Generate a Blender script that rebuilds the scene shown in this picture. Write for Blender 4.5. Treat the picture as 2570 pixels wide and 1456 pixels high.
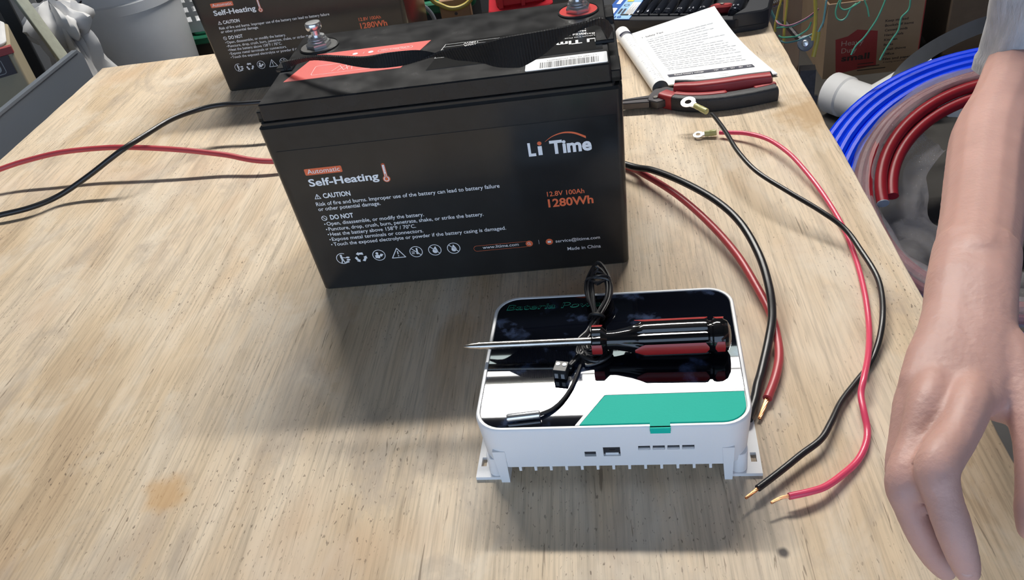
import bpy, bmesh, math, random
from mathutils import Vector, Matrix, noise as mnoise
random.seed(7)
PI = math.pi
S = bpy.context.scene
for o in list(bpy.data.objects): bpy.data.objects.remove(o)
C = S.collection

# ------------------------------------------------------------------ camera
CF, CLOC = 2070.2, Vector((.3141, -.6829, .4966))
CROT = (Matrix.Rotation(math.radians(9.2212), 3, 'Z') @ Matrix.Rotation(math.radians(53.2391), 3, 'X')
        @ Matrix.Rotation(math.radians(-10.4644), 3, 'Z'))
cam = bpy.data.cameras.new('camera'); camo = bpy.data.objects.new('camera', cam); C.objects.link(camo)
cam.sensor_fit = 'HORIZONTAL'; cam.sensor_width = 36; cam.lens = CF / 2570 * 36
cam.clip_start = .01; cam.clip_end = 60
camo.matrix_world = Matrix.Translation(CLOC) @ CROT.to_4x4()
S.camera = camo
# ------------------------------------------------------------------ world, exposure
S.view_settings.view_transform = 'Standard'; S.view_settings.look = 'None'
S.view_settings.gamma = 1; S.view_settings.use_curve_mapping = False
S.view_settings.exposure = 0.14
w = bpy.data.worlds.new('world'); S.world = w; w.use_nodes = True
w.node_tree.nodes["Background"].inputs[0].default_value = (.56, .74, 1.0, 1)
w.node_tree.nodes["Background"].inputs[1].default_value = 2.2
KEY_E = 172.0                       # emission of the shop light's main tubes

# ------------------------------------------------------------------ measuring: a pixel of the photograph on a real plane
def ray(x, y): return (CROT @ Vector(((x - 1285) / CF, -(y - 728) / CF, -1))).normalized()
def pz(x, y, z=0.0):
    d = ray(x, y); return CLOC + d * ((z - CLOC.z) / d.z)
def py(x, y, Y):
    d = ray(x, y); return CLOC + d * ((Y - CLOC.y) / d.y)
def pd(x, y, dist): return CLOC + ray(x, y) * dist

# ------------------------------------------------------------------ materials
def lin(c):
    return tuple((v / 255 / 12.92 if v / 255 <= .04045 else ((v / 255 + .055) / 1.055) ** 2.4) for v in c)
def nd(t, ty, **kw):
    n = t.nodes.new(ty)
    for k, v in kw.items(): setattr(n, k, v)
    return n
def mat(name, col, rough=.5, metal=0, spec=.5, var=.08, vscale=40, bump=0, bscale=200, coat=0, trans=0, alpha=1, rvar=0,
        emit=None, es=0, sss=0, stretch=(1, 1, 1)):
    m = bpy.data.materials.new(name); m.use_nodes = True; t = m.node_tree; b = t.nodes['Principled BSDF']
    tc = nd(t, 'ShaderNodeTexCoord'); mp = nd(t, 'ShaderNodeMapping'); mp.inputs['Scale'].default_value = stretch
    t.links.new(tc.outputs['Object'], mp.inputs['Vector'])
    nz = nd(t, 'ShaderNodeTexNoise'); nz.inputs['Scale'].default_value = vscale; nz.inputs['Detail'].default_value = 5
    t.links.new(mp.outputs['Vector'], nz.inputs['Vector'])
    mx = nd(t, 'ShaderNodeMix', data_type='RGBA')
    mx.inputs[6].default_value = (*[max(0, c * (1 - var)) for c in col], 1); mx.inputs[7].default_value = (*[min(1, c * (1 + var)) for c in col], 1)
    t.links.new(nz.outputs['Fac'], mx.inputs[0]); t.links.new(mx.outputs[2], b.inputs['Base Color'])
    b.inputs['Roughness'].default_value = rough; b.inputs['Metallic'].default_value = metal
    b.inputs['Specular IOR Level'].default_value = spec; b.inputs['Coat Weight'].default_value = coat
    b.inputs['Transmission Weight'].default_value = trans; b.inputs['Alpha'].default_value = alpha
    if sss: b.inputs['Subsurface Weight'].default_value = sss; b.inputs['Subsurface Radius'].default_value = (.008, .004, .002); b.inputs['Subsurface Scale'].default_value = 1
    if rvar:
        mr = nd(t, 'ShaderNodeMapRange'); mr.inputs['To Min'].default_value = max(0, rough - rvar); mr.inputs['To Max'].default_value = rough + rvar
        t.links.new(nz.outputs['Fac'], mr.inputs['Value']); t.links.new(mr.outputs[0], b.inputs['Roughness'])
    if bump:
        n2 = nd(t, 'ShaderNodeTexNoise'); n2.inputs['Scale'].default_value = bscale; n2.inputs['Detail'].default_value = 4
        t.links.new(mp.outputs['Vector'], n2.inputs['Vector'])
        bp = nd(t, 'ShaderNodeBump'); bp.inputs['Strength'].default_value = bump; bp.inputs['Distance'].default_value = .002
        t.links.new(n2.outputs['Fac'], bp.inputs['Height']); t.links.new(bp.outputs['Normal'], b.inputs['Normal'])
    if emit: b.inputs['Emission Color'].default_value = (*emit, 1); b.inputs['Emission Strength'].default_value = es
    return m

def wood_mat():
    m = bpy.data.materials.new('plywood'); m.use_nodes = True; t = m.node_tree; b = t.nodes['Principled BSDF']; L = t.links.new
    tc = nd(t, 'ShaderNodeTexCoord')
    def noise(sx, sy, det=4, rough=.55, off=0, dist=0):
        mp = nd(t, 'ShaderNodeMapping'); mp.inputs['Scale'].default_value = (sx, sy, sx); mp.inputs['Location'].default_value = (off, off * 1.7, 0)
        L(tc.outputs['Object'], mp.inputs['Vector'])
        n = nd(t, 'ShaderNodeTexNoise'); n.inputs['Scale'].default_value = 1; n.inputs['Detail'].default_value = det; n.inputs['Roughness'].default_value = rough
        n.inputs['Distortion'].default_value = dist
        L(mp.outputs['Vector'], n.inputs['Vector']); return n.outputs['Fac']
    def ramp(f, stops, interp='LINEAR'):
        r = nd(t, 'ShaderNodeValToRGB'); e = r.color_ramp.elements; r.color_ramp.interpolation = interp
        while len(e) < len(stops): e.new(.5)
        for k, (p, c) in enumerate(stops): e[k].position = p; e[k].color = (*c, 1) if len(c) == 3 else c
        L(f, r.inputs['Fac']); return r.outputs['Color']
    def mix(a, bb, f, mode='MIX'):
        x = nd(t, 'ShaderNodeMix', data_type='RGBA', blend_type=mode)
        for s, v in ((6, a), (7, bb)):
            if isinstance(v, tuple): x.inputs[s].default_value = (*v, 1)
            else: L(v, x.inputs[s])
        if isinstance(f, float): x.inputs[0].default_value = f
        else: L(f, x.inputs[0])
        return x.outputs[2]
    def mul(a, v):
        x = nd(t, 'ShaderNodeMath', operation='MULTIPLY'); L(a, x.inputs[0])
        if isinstance(v, float): x.inputs[1].default_value = v
        else: L(v, x.inputs[1])
        return x.outputs[0]
    W3 = lambda v: (v, v, v)
    base = ramp(noise(8, 2.0, 3, .5, 0, .6), [(.28, (.46, .33, .205)), (.44, (.60, .465, .315)), (.58, (.67, .55, .41)), (.75, (.56, .405, .255))])
    streak = ramp(noise(62, 2.6, 4, .6, 3, .5), [(.3, W3(.66)), (.48, W3(1.0)), (.75, W3(1.12))])
    col = mix(base, streak, .6, 'MULTIPLY')
    fine = ramp(noise(380, 12, 3, .6, 9), [(.32, W3(.66)), (.55, W3(1.05))])
    col = mix(col, fine, .75, 'MULTIPLY')
    # worn patches: pale, grey and pinkish, roughly as long as wide
    pale = ramp(noise(16, 9, 5, .62, 17, .5), [(.50, W3(0)), (.66, W3(.6))])
    col = mix(col, (.70, .61, .49), pale)
    grey = ramp(noise(13, 6, 5, .68, 21, .8), [(.53, W3(0)), (.68, W3(.62))])
    col = mix(col, (.39, .32, .255), grey)
    orange = ramp(noise(9, 4.5, 3, .5, 33, .4), [(.58, W3(0)), (.74, W3(.5))])
    col = mix(col, (.58, .385, .235), orange)
    # short dark pores and thin splinter cracks along the grain
    mask = ramp(noise(7, 4, 3, .6, 41), [(.42, W3(.05)), (.60, W3(1))])
    pores = ramp(noise(520, 170, 2, .5, 55, .4), [(.645, W3(0)), (.69, W3(1))])
    col = mix(col, (.105, .07, .05), mul(mul(pores, mask), .75))
    cracks = ramp(noise(380, 20, 3, .55, 71, .9), [(.66, W3(0)), (.70, W3(1))])
    col = mix(col, (.14, .095, .06), mul(cracks, .6))
    # a few stains with places of their own
    geo = tc.outputs['Object']
    for (sx, sy, rr, cc, k) in ((-.045, -.262, .027, (.54, .33, .15), .75), (.607, .285, .075, (.40, .25, .11), .75), (.432, -.343, .0055, (.03, .025, .03), .9)):
        mp = nd(t, 'ShaderNodeMapping'); mp.inputs['Location'].default_value = (-sx, -sy, 0); L(geo, mp.inputs['Vector'])
        n = nd(t, 'ShaderNodeTexNoise'); n.inputs['Scale'].default_value = 45; n.inputs['Detail'].default_value = 3; L(mp.outputs['Vector'], n.inputs['Vector'])
        ln = nd(t, 'ShaderNodeVectorMath', operation='LENGTH'); L(mp.outputs['Vector'], ln.inputs[0])
        ad = nd(t, 'ShaderNodeMath', operation='MULTIPLY_ADD'); L(n.outputs['Fac'], ad.inputs[0]); ad.inputs[1].default_value = -rr * 1.1; L(ln.outputs['Value'], ad.inputs[2])
        mr = nd(t, 'ShaderNodeMapRange', interpolation_type='SMOOTHSTEP'); mr.inputs['From Min'].default_value = rr * .45; mr.inputs['From Max'].default_value = -rr * .25
        mr.inputs['To Min'].default_value = 0; mr.inputs['To Max'].default_value = k
        L(ad.outputs[0], mr.inputs['Value']); col = mix(col, cc, mr.outputs[0])
    L(col, b.inputs['Base Color']); b.inputs['Roughness'].default_value = .62; b.inputs['Specular IOR Level'].default_value = .32
    bp = nd(t, 'ShaderNodeBump'); bp.inputs['Strength'].default_value = .35; bp.inputs['Distance'].default_value = .0012
    L(noise(120, 6, 5, .65, 3), bp.inputs['Height']); L(bp.outputs['Normal'], b.inputs['Normal'])
    return m

def panel_mat():                    # mirror-black acrylic with finger smudges
    m = mat('black_acrylic', (.004, .005, .008), .02, spec=.9, var=.1)
    t = m.node_tree; b = t.nodes['Principled BSDF']; L = t.links.new
    tc = nd(t, 'ShaderNodeTexCoord')
    n = nd(t, 'ShaderNodeTexNoise'); n.inputs['Scale'].default_value = 30; n.inputs['Detail'].default_value = 6; n.inputs['Roughness'].default_value = .62; L(tc.outputs['Object'], n.inputs['Vector'])
    r = nd(t, 'ShaderNodeValToRGB'); r.color_ramp.elements[0].position = .54; r.color_ramp.elements[0].color = (0, 0, 0, 1); r.color_ramp.elements[1].position = .68; r.color_ramp.elements[1].color = (1, 1, 1, 1); L(n.outputs['Fac'], r.inputs['Fac'])
    mx = nd(t, 'ShaderNodeMix', data_type='RGBA'); mx.inputs[6].default_value = (.003, .004, .008, 1); mx.inputs[7].default_value = (.05, .075, .15, 1); L(r.outputs['Color'], mx.inputs[0]); L(mx.outputs[2], b.inputs['Base Color'])
    return m

M = {}
def setup_materials():
    M['wood'] = wood_mat()
    M['black_abs'] = mat('black_battery_plastic', (.019, .019, .019), .22, spec=.5, var=.25, vscale=60, rvar=.05)
    M['black_lid'] = mat('black_lid_plastic', (.014, .014, .015), .24, spec=.5, var=.5, vscale=45, rvar=.10)
    M['label_black'] = mat('black_label_film', (.019, .019, .019), .15, spec=.55, var=.2, rvar=.02)
    M['print_white'] = mat('white_print', (.88, .88, .89), .5, var=.03)
    M['print_grey'] = mat('grey_print', (.42, .43, .46), .5, var=.03)
    M['print_faint'] = mat('faint_print', (.60, .62, .66), .6, var=.03)
    M['print_orange'] = mat('orange_print', (.80, .16, .06), .5, var=.03)
    M['print_black'] = mat('black_print', (.02, .02, .03), .5, var=.03)
    M['label_red'] = mat('red_label_film', (.80, .125, .105), .35, var=.06)
    M['paper_white'] = mat('white_paper', (.88, .89, .90), .7, var=.02)
    M['webbing'] = mat('black_webbing', (.010, .010, .011), .7, var=.3, bump=.8, bscale=900)
    M['chrome'] = mat('bright_steel', (.78, .79, .81), .24, metal=.9, var=.1, vscale=120)
    M['steel'] = mat('worn_steel', (.55, .52, .48), .28, metal=1, var=.2, vscale=90, rvar=.1)
    M['dark_steel'] = mat('dark_tool_steel', (.09, .085, .09), .38, metal=.8, var=.3, vscale=90)
    M['terminal_red'] = mat('red_terminal_ring', (.62, .03, .025), .3, var=.1)
    M['rubber_black'] = mat('black_rubber', (.012, .012, .013), .45, var=.3)
    M['white_abs'] = mat('white_plastic', (.75, .75, .76), .42, var=.02, bump=.05, bscale=700)
    M['panel'] = panel_mat()
    M['green_cover'] = mat('green_plastic', (.006, .47, .36), .62, spec=.2, var=.03, bump=.05, bscale=500)
    M['green_print'] = mat('green_print', (.03, .44, .28), .4, var=.05)
    M['port_hole_shade'] = mat('dark_port_and_hole_shade', (.02, .02, .025), .5)  # black connector plastic, also the painted shade of small holes
    M['gold'] = mat('gold_contact', (.6, .45, .2), .3, metal=1)
    M['pvc_red'] = mat('red_wire_jacket', (.46, .055, .065), .38, var=.12, vscale=25)
    M['pvc_pink'] = mat('bright_red_wire_jacket', (.74, .07, .14), .28, var=.06)
    M['pvc_black'] = mat('black_wire_jacket', (.014, .014, .016), .34, var=.3)
    M['copper'] = mat('bare_copper', (.55, .26, .13), .35, metal=1, var=.25, vscale=300)
    M['shrink_yellow'] = mat('yellow_heat_shrink', (.52, .50, .20), .3, var=.06, alpha=.92)
    M['tin'] = mat('tinned_ring', (.86, .86, .86), .42, metal=.85, var=.05)
    M['drv_black'] = mat('black_glossy_handle', (.006, .006, .007), .10, spec=.6, var=.2)
    M['drv_red'] = mat('red_handle_inlay', (.36, .022, .022), .32, var=.08)
    M['plier_red'] = mat('red_grip', (.35, .025, .03), .45, var=.1)
    M['plier_black'] = mat('charcoal_grip', (.022, .023, .026), .55, var=.2, bump=.3, bscale=500)
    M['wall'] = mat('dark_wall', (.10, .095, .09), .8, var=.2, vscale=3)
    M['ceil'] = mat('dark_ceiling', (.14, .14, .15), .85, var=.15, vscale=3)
    M['floor'] = mat('dark_concrete', (.060, .055, .050), .75, var=.35, vscale=6, bump=.3, bscale=60)
    M['lamp'] = mat('lamp_diffuser', (.9, .9, .9), .5, emit=(1.0, .965, .90), es=KEY_E)
    M['lamp_low'] = mat('dim_lamp_diffuser', (.9, .9, .9), .5, emit=(1.0, .97, .93), es=16.0)
    M['lamp_edge'] = mat('lamp_edge_lens', (.9, .9, .9), .5, emit=(.85, 1.0, .98), es=5.0)
    M['fixture'] = mat('white_enamel', (.75, .76, .78), .4, var=.03)
    M['wood_leg'] = mat('pine_leg', (.36, .25, .14), .65, var=.25, vscale=20, stretch=(6, 6, .6))
M['driveway'] = None
setup_materials()
def rib(m):                         # woven ribs across the webbing
    t = m.node_tree; b = t.nodes['Principled BSDF']; tc = nd(t, 'ShaderNodeTexCoord'); wv = nd(t, 'ShaderNodeTexWave'); wv.inputs['Scale'].default_value = 130; wv.inputs['Distortion'].default_value = 1.0
    t.links.new(tc.outputs['Object'], wv.inputs['Vector']); bp = nd(t, 'ShaderNodeBump'); bp.inputs['Strength'].default_value = 1.0; bp.inputs['Distance'].default_value = .0012
    t.links.new(wv.outputs['Fac'], bp.inputs['Height']); t.links.new(bp.outputs['Normal'], b.inputs['Normal'])
rib(M['webbing'])
M['driveway'] = mat('pale_concrete', (.30, .29, .28), .85, var=.1, vscale=3)

# ------------------------------------------------------------------ mesh helpers
class MB:
    def __init__(s): s.v = []; s.f = []
    def add(s, vs, fs, T=None):
        b = len(s.v); s.v += [tuple(T @ Vector(v)) if T else tuple(v) for v in vs]; s.f += [tuple(b + i for i in f) for f in fs]; return s
    def box(s, x0, x1, y0, y1, z0, z1, T=None):
        v = [(x, y, z) for z in (z0, z1) for y in (y0, y1) for x in (x0, x1)]
        return s.add(v, [(0, 2, 3, 1), (4, 5, 7, 6), (0, 1, 5, 4), (2, 6, 7, 3), (0, 4, 6, 2), (1, 3, 7, 5)], T)
    def loft(s, rings, cap=(True, True), closed=True, T=None, loop=False):
        n = len(rings[0]); v = [p for r in rings for p in r]; f = []
        k = len(rings)
        for i in range(k if loop else k - 1):
            i2 = (i + 1) % k
            for j in range(n if closed else n - 1):
                j2 = (j + 1) % n
                f.append((i * n + j, i * n + j2, i2 * n + j2, i2 * n + j))
        if cap[0] and not loop: f.append(tuple(reversed(range(n))))
        if cap[1] and not loop: f.append(tuple((k - 1) * n + j for j in range(n)))
        return s.add(v, f, T)
    def rbox(s, x0, x1, y0, y1, z0, z1, r=.004, b=.001, T=None, n=5, top=None):
        # box with rounded vertical corners and small bevels; top=(x0,x1,y0,y1) of the upper outline
        t = top or (x0, x1, y0, y1); rings = []
        for (o, z, ins) in (((x0, x1, y0, y1), z0, b), ((x0, x1, y0, y1), z0 + b, 0), (t, z1 - b, 0), (t, z1, b)):
            rings.append([(x, y, z) for x, y in rrect(o[0] + ins, o[1] - ins, o[2] + ins, o[3] - ins, max(r - ins, .0003), n)])
        return s.loft(rings, T=T)
    def lathe(s, prof, n=24, T=None, cap=(True, True)):
        rings = [[(r * math.cos(2 * PI * k / n), r * math.sin(2 * PI * k / n), h) for k in range(n)] for r, h in prof]
        return s.loft(rings, cap=cap, T=T)
    def tube(s, pts, r, n=10, caps=True, closed=False, T=None, flat=1.0):
        pts = [Vector(p) for p in pts]; k = len(pts); rings = []
        rr = r if callable(r) else (lambda u: r)
        tan = []
        for i in range(k):
            a = pts[(i - 1) % k] if (closed or i > 0) else pts[i]; b = pts[(i + 1) % k] if (closed or i < k - 1) else pts[i]
            tan.append((b - a).normalized() if (b - a).length > 1e-9 else Vector((0, 0, 1)))
        u = Vector((0, 0, 1)).cross(tan[0])
        if u.length < 1e-4: u = Vector((1, 0, 0))
        u.normalize()
        for i in range(k):
            u = (u - tan[i] * u.dot(tan[i])).normalized(); v = tan[i].cross(u); R = rr(i / max(1, k - 1))
            rings.append([tuple(pts[i] + R * (math.cos(2 * PI * j / n) * u + flat * math.sin(2 * PI * j / n) * v)) for j in range(n)])
        return s.loft(rings, cap=(caps, caps), T=T, loop=closed)
    def ribbon(s, A, B, t=.0015):
        n = len(A); A = [Vector(a) for a in A]; B = [Vector(b) for b in B]; rings = []
        for i in range(n):
            tg = (A[min(i + 1, n - 1)] + B[min(i + 1, n - 1)] - A[max(i - 1, 0)] - B[max(i - 1, 0)])
            nn = tg.cross(B[i] - A[i]); nn = nn.normalized() * t / 2 if nn.length > 1e-12 else Vector((0, 0, t / 2))
            rings.append([tuple(A[i] + nn), tuple(B[i] + nn), tuple(B[i] - nn), tuple(A[i] - nn)])
        return s.loft(rings)
    def prism(s, outline, z0, z1, b=0.0, T=None):
        # extruded outline (counter-clockwise), bevelled by pulling the end rings towards the outline's own inside
        n = len(outline)
        def inset(d):
            out = []
            for i in range(n):
                p0, p1, p2 = Vector(outline[i - 1]), Vector(outline[i]), Vector(outline[(i + 1) % n])
                e1, e2 = (p1 - p0), (p2 - p1)
                n1 = Vector((-e1.y, e1.x)).normalized(); n2 = Vector((-e2.y, e2.x)).normalized(); m = n1 + n2
                m = m / max(.35, m.length_squared / 2) if m.length > 1e-6 else n1
                out.append(p1 + m * d)
            return out
        if b:
            rings = [[(p.x, p.y, z0) for p in inset(b)], [(p[0], p[1], z0 + b) for p in outline], [(p[0], p[1], z1 - b) for p in outline], [(p.x, p.y, z1) for p in inset(b)]]
        else: rings = [[(p[0], p[1], z0) for p in outline], [(p[0], p[1], z1) for p in outline]]
        return s.loft(rings, T=T)
    def grid(s, fn, nu, nv, T=None):
        v = [fn(i / (nu - 1), j / (nv - 1)) for i in range(nu) for j in range(nv)]
        return s.add(v, [(i * nv + j, (i + 1) * nv + j, (i + 1) * nv + j + 1, i * nv + j + 1) for i in range(nu - 1) for j in range(nv - 1)], T)
    def build(s, name, m, parent=None, ang=35, T=None):
        me = bpy.data.meshes.new(name); me.from_pydata(s.v, [], s.f); me.validate()
        bm = bmesh.new(); bm.from_mesh(me); bmesh.ops.recalc_face_normals(bm, faces=bm.faces); bm.to_mesh(me); bm.free()
        if ang:
            me.polygons.foreach_set('use_smooth', [True] * len(me.polygons)); me.set_sharp_from_angle(angle=math.radians(ang))
        o = bpy.data.objects.new(name, me); C.objects.link(o)
        if m is not None: me.materials.append(M[m] if isinstance(m, str) else m)
        if parent is not None: o.parent = parent
        if T is not None: o.matrix_local = T
        return o
def rrect(x0, x1, y0, y1, r, n=5):
    o = []
    for cx, cy, a in ((x1 - r, y1 - r, 0), (x0 + r, y1 - r, PI / 2), (x0 + r, y0 + r, PI), (x1 - r, y0 + r, 3 * PI / 2)):
        for k in range(n + 1):
            t = a + PI / 2 * k / n; o.append((cx + r * math.cos(t), cy + r * math.sin(t)))
    return o
def spline(pts, m=8, closed=False):
    P = [Vector(p) for p in pts]; n = len(P); out = []
    for i in range(n if closed else n - 1):
        if closed: a, b, c, d = P[i - 1], P[i], P[(i + 1) % n], P[(i + 2) % n]
        else: a, b, c, d = P[max(i - 1, 0)], P[i], P[i + 1], P[min(i + 2, n - 1)]
        for k in range(m):
            t = k / m
            out.append(.5 * ((2 * b) + (c - a) * t + (2 * a - 5 * b + 4 * c - d) * t * t + (3 * b - a - 3 * c + d) * t ** 3))
    if not closed: out.append(P[-1])
    return out
def TR(loc=(0, 0, 0), rx=0, ry=0, rz=0, s=1):
    return Matrix.Translation(loc) @ Matrix.Rotation(rz, 4, 'Z') @ Matrix.Rotation(ry, 4, 'Y') @ Matrix.Rotation(rx, 4, 'X') @ Matrix.Scale(s, 4)
def axisT(a, b, up=(0, 0, 1)):
    # frame whose local Z runs from a to b
    a, b = Vector(a), Vector(b); z = (b - a).normalized(); x = Vector(up).cross(z)
    if x.length < 1e-5: x = Vector((1, 0, 0))
    x.normalize(); y = z.cross(x)
    return Matrix(((x.x, y.x, z.x, a.x), (x.y, y.y, z.y, a.y), (x.z, y.z, z.z, a.z), (0, 0, 0, 1)))
_tc = {}
def text_geo(s, bold=0.0):
    if (s, bold) in _tc: return _tc[(s, bold)]
    cu = bpy.data.curves.new('t', 'FONT'); cu.body = s; cu.size = 1; cu.offset = bold; cu.resolution_u = 3; cu.fill_mode = 'FRONT'
    o = bpy.data.objects.new('t', cu); C.objects.link(o)
    bpy.context.view_layer.update()
    me = bpy.data.meshes.new_from_object(o.evaluated_get(bpy.context.evaluated_depsgraph_get()))
    v = [(q.co.x, q.co.y) for q in me.vertices]; f = [tuple(q.vertices) for q in me.polygons]
    bpy.data.objects.remove(o); bpy.data.curves.remove(cu); bpy.data.meshes.remove(me)
    _tc[(s, bold)] = (v, f); return v, f
class Flat:
    """print: flat figures in a plane; fn turns (u, v) into a point"""
    def __init__(s, fn): s.fn = fn; s.v = []; s.f = []
    def poly(s, pts):
        b = len(s.v); s.v += [tuple(s.fn(*p)) for p in pts]; s.f.append(tuple(range(b, b + len(pts)))); return s
    def disc(s, x, y, r, n=24, ry=None): return s.poly([(x + r * math.cos(2 * PI * k / n), y + (ry or r) * math.sin(2 * PI * k / n)) for k in range(n)])
    def arc(s, x, y, r, wd, a0=0, a1=2 * PI, n=28, ry=None):
        k_ = (ry or r) / r
        for k in range(n):
            t0 = a0 + (a1 - a0) * k / n; t1 = a0 + (a1 - a0) * (k + 1) / n
            w0 = wd(k / n) if callable(wd) else wd; w1 = wd((k + 1) / n) if callable(wd) else wd
            s.poly([(x + (r - w0 / 2) * math.cos(t0), y + k_ * (r - w0 / 2) * math.sin(t0)), (x + (r + w0 / 2) * math.cos(t0), y + k_ * (r + w0 / 2) * math.sin(t0)),
                    (x + (r + w1 / 2) * math.cos(t1), y + k_ * (r + w1 / 2) * math.sin(t1)), (x + (r - w1 / 2) * math.cos(t1), y + k_ * (r - w1 / 2) * math.sin(t1))])
        return s
    def line(s, pts, wd, closed=False):
        n = len(pts)
        for i in range(n if closed else n - 1):
            a, b = Vector(pts[i]), Vector(pts[(i + 1) % n]); d = (b - a).normalized() * wd / 2; q = Vector((-d.y, d.x))
            s.poly([a - d * .6 - q, b + d * .6 - q, b + d * .6 + q, a - d * .6 + q])
        return s
    def rect(s, x0, x1, y0, y1, r=0): return s.poly(rrect(x0, x1, y0, y1, r, 4) if r else [(x0, y0), (x1, y0), (x1, y1), (x0, y1)])
    def text(s, t, x0, x1, base, cap=None, bold=0.0, rot=0, shear=0):
        # text from x0 to x1 on the base line, capital height cap (size free if None)
        v, f = text_geo(t, bold); xs = [q[0] for q in v]; mn, mxx = min(xs), max(xs)
        kx = (x1 - x0) / (mxx - mn); ky = (cap / .70) if cap else abs(kx); b = len(s.v)
        for q in v:
            x, y = (q[0] - mn) * kx, q[1] * ky
            x += shear * y
            if rot: x, y = x * math.cos(rot) - y * math.sin(rot), x * math.sin(rot) + y * math.cos(rot)
            s.v.append(tuple(s.fn(x0 + x, base + y)))
        s.f += [tuple(b + i for i in q) for q in f]; return s
    def build(s, name, m, parent):
        me = bpy.data.meshes.new(name); me.from_pydata(s.v, [], s.f); me.validate(); me.materials.append(M[m])
        o = bpy.data.objects.new(name, me); C.objects.link(o); o.parent = parent; return o

def thing(name, label, cat, loc=(0, 0, 0), rz=0, group=None):
    o = bpy.data.objects.new(name, None); C.objects.link(o); o.empty_display_size = .02
    o.location = loc; o.rotation_euler = (0, 0, rz); o['label'] = label; o['category'] = cat
    if group: o['group'] = group
    return o
def tag(o, label, cat, group=None):
    o['label'] = label; o['category'] = cat
    if group: o['group'] = group
    return o
def struct(o): o['kind'] = 'structure'; return o
def lab(o, label): o['label'] = label; return o
def copy_tree(o, parent=None):
    c = o.copy(); C.objects.link(c); c.parent = parent
    for ch in o.children: copy_tree(ch, c)
    return c

# ================================================================== the setting
FZ = -.75
RX0, RX1, RY0, RY1, RZ1 = -2.6, 2.6, -2.4, 3.1, 2.60
struct(MB().box(RX0, RX1, RY0, RY1, FZ - .1, FZ).build('floor', 'floor', ang=0))
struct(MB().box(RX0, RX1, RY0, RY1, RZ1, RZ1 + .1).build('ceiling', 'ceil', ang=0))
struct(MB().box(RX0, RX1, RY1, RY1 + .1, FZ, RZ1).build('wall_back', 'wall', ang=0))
# the near wall has the open garage door: daylight enters behind the lens
DX0, DX1, DZ1 = -2.4, 2.4, 1.65
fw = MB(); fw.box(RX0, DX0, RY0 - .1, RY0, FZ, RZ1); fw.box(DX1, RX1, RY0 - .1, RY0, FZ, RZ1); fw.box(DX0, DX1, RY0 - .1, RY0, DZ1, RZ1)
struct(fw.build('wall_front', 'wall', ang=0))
struct(MB().box(-8, 8, -14, RY0 - .1, FZ - .1, FZ - .01).build('driveway', 'driveway', ang=0))
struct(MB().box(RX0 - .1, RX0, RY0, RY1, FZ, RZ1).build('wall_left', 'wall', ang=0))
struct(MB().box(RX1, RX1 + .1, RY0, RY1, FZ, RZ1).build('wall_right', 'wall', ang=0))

# ------------------------------------------------------------------ bench light: four-foot fixture with four tubes behind flat diffusers
def bench_light():
    # eight-foot fixture under the ceiling beyond the bench, tilted towards it
    t = thing('shop_light_offscreen', 'long white shop light under the ceiling beyond the bench', 'lamp', (.12, 1.96, 2.20))
    t.rotation_euler = (math.radians(-50), 0, math.radians(-3)); X = 1.12
    MB().rbox(-X, X, -.130, .158, .014, .07, .006, .002).build('housing', 'fixture', t)
    MB().box(-X, X, .116, .158, -.004, .014).build('edge_lens', 'lamp_edge', t)
    MB().box(-X, X, -.128, -.118, -.004, .014).build('rim', 'fixture', t)
    for y0, y1, m in ((.066, .112, 'lamp_low'), (-.004, .026, 'lamp'), (-.064, -.010, 'lamp'), (-.116, -.070, 'lamp_low')):
        MB().box(-X + .01, X - .01, y0, y1, .0, .012).build('diffuser', m, t)
    MB().box(.0, X - .01, .032, .060, .0, .012).build('diffuser', 'lamp_low', t)
    MB().box(-X + .01, -.004, .032, .060, -.008, .012).build('ballast_cover', 'rubber_black', t)
    for y0, y1 in ((.060, .066), (.026, .032), (-.010, -.004), (-.070, -.064), (.112, .116)): MB().box(-X + .01, X - .01, y0, y1, -.002, .013).build('divider', 'rubber_black', t)
    for x in (-.8, .8): MB().tube([(x, 0, .07), (x, .0, .20), (x, -.10, .33)], .008, 8).build('bracket', 'steel', t)
bench_light()

# ------------------------------------------------------------------ workbench
def workbench():
    t = thing('workbench', 'plywood topped workbench with worn pale grain', 'workbench', (-.024, 0, FZ))
    # the top's outline has a splintery edge
    rnd = random.Random(3); out = []
    x0, x1, y0, y1 = -.6045, .6045, -1.1, .787
    def run(a, b, n, amp):
        for k in range(n):
            u = k / n; p = Vector(a).lerp(Vector(b), u); d = (Vector(b) - Vector(a)).normalized()
            q = Vector((d.y, -d.x)) * (rnd.random() - .5) * amp; out.append((p.x + q.x, p.y + q.y))
    run((x0, y0), (x1, y0), 12, .001); run((x1, y0), (x1, y1), 60, .0022); run((x1, y1), (x0, y1), 40, .0022); run((x0, y1), (x0, y0), 60, .0016)
    top = MB(); n = len(out); cx, cy = 0, -.15
    def ins(p, d): return (p[0] - math.copysign(d, p[0] - cx) * (abs(abs(p[0]) - .6045) < .01), p[1] - math.copysign(d, p[1] - cy) * (p[1] > .78 or p[1] < -1.09))
    top.loft([[(p[0], p[1], -.018) for p in out], [(p[0], p[1], -.0012) for p in out], [(*ins(p, .0012), 0) for p in out]])
    top.build('tabletop', 'wood', t, T=TR((0, 0, -FZ)))
    for x in (-.55, .51):
        for y in (-1.03, .66):
            MB().rbox(x, x + .04, y, y + .09, 0, -FZ - .018, .003, .002).build('leg', 'wood_leg', t)
    for y in (-1.03, .71): MB().rbox(-.51, .51, y, y + .04, .62, .73, .003, .002).build('apron', 'wood_leg', t)
workbench()
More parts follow.
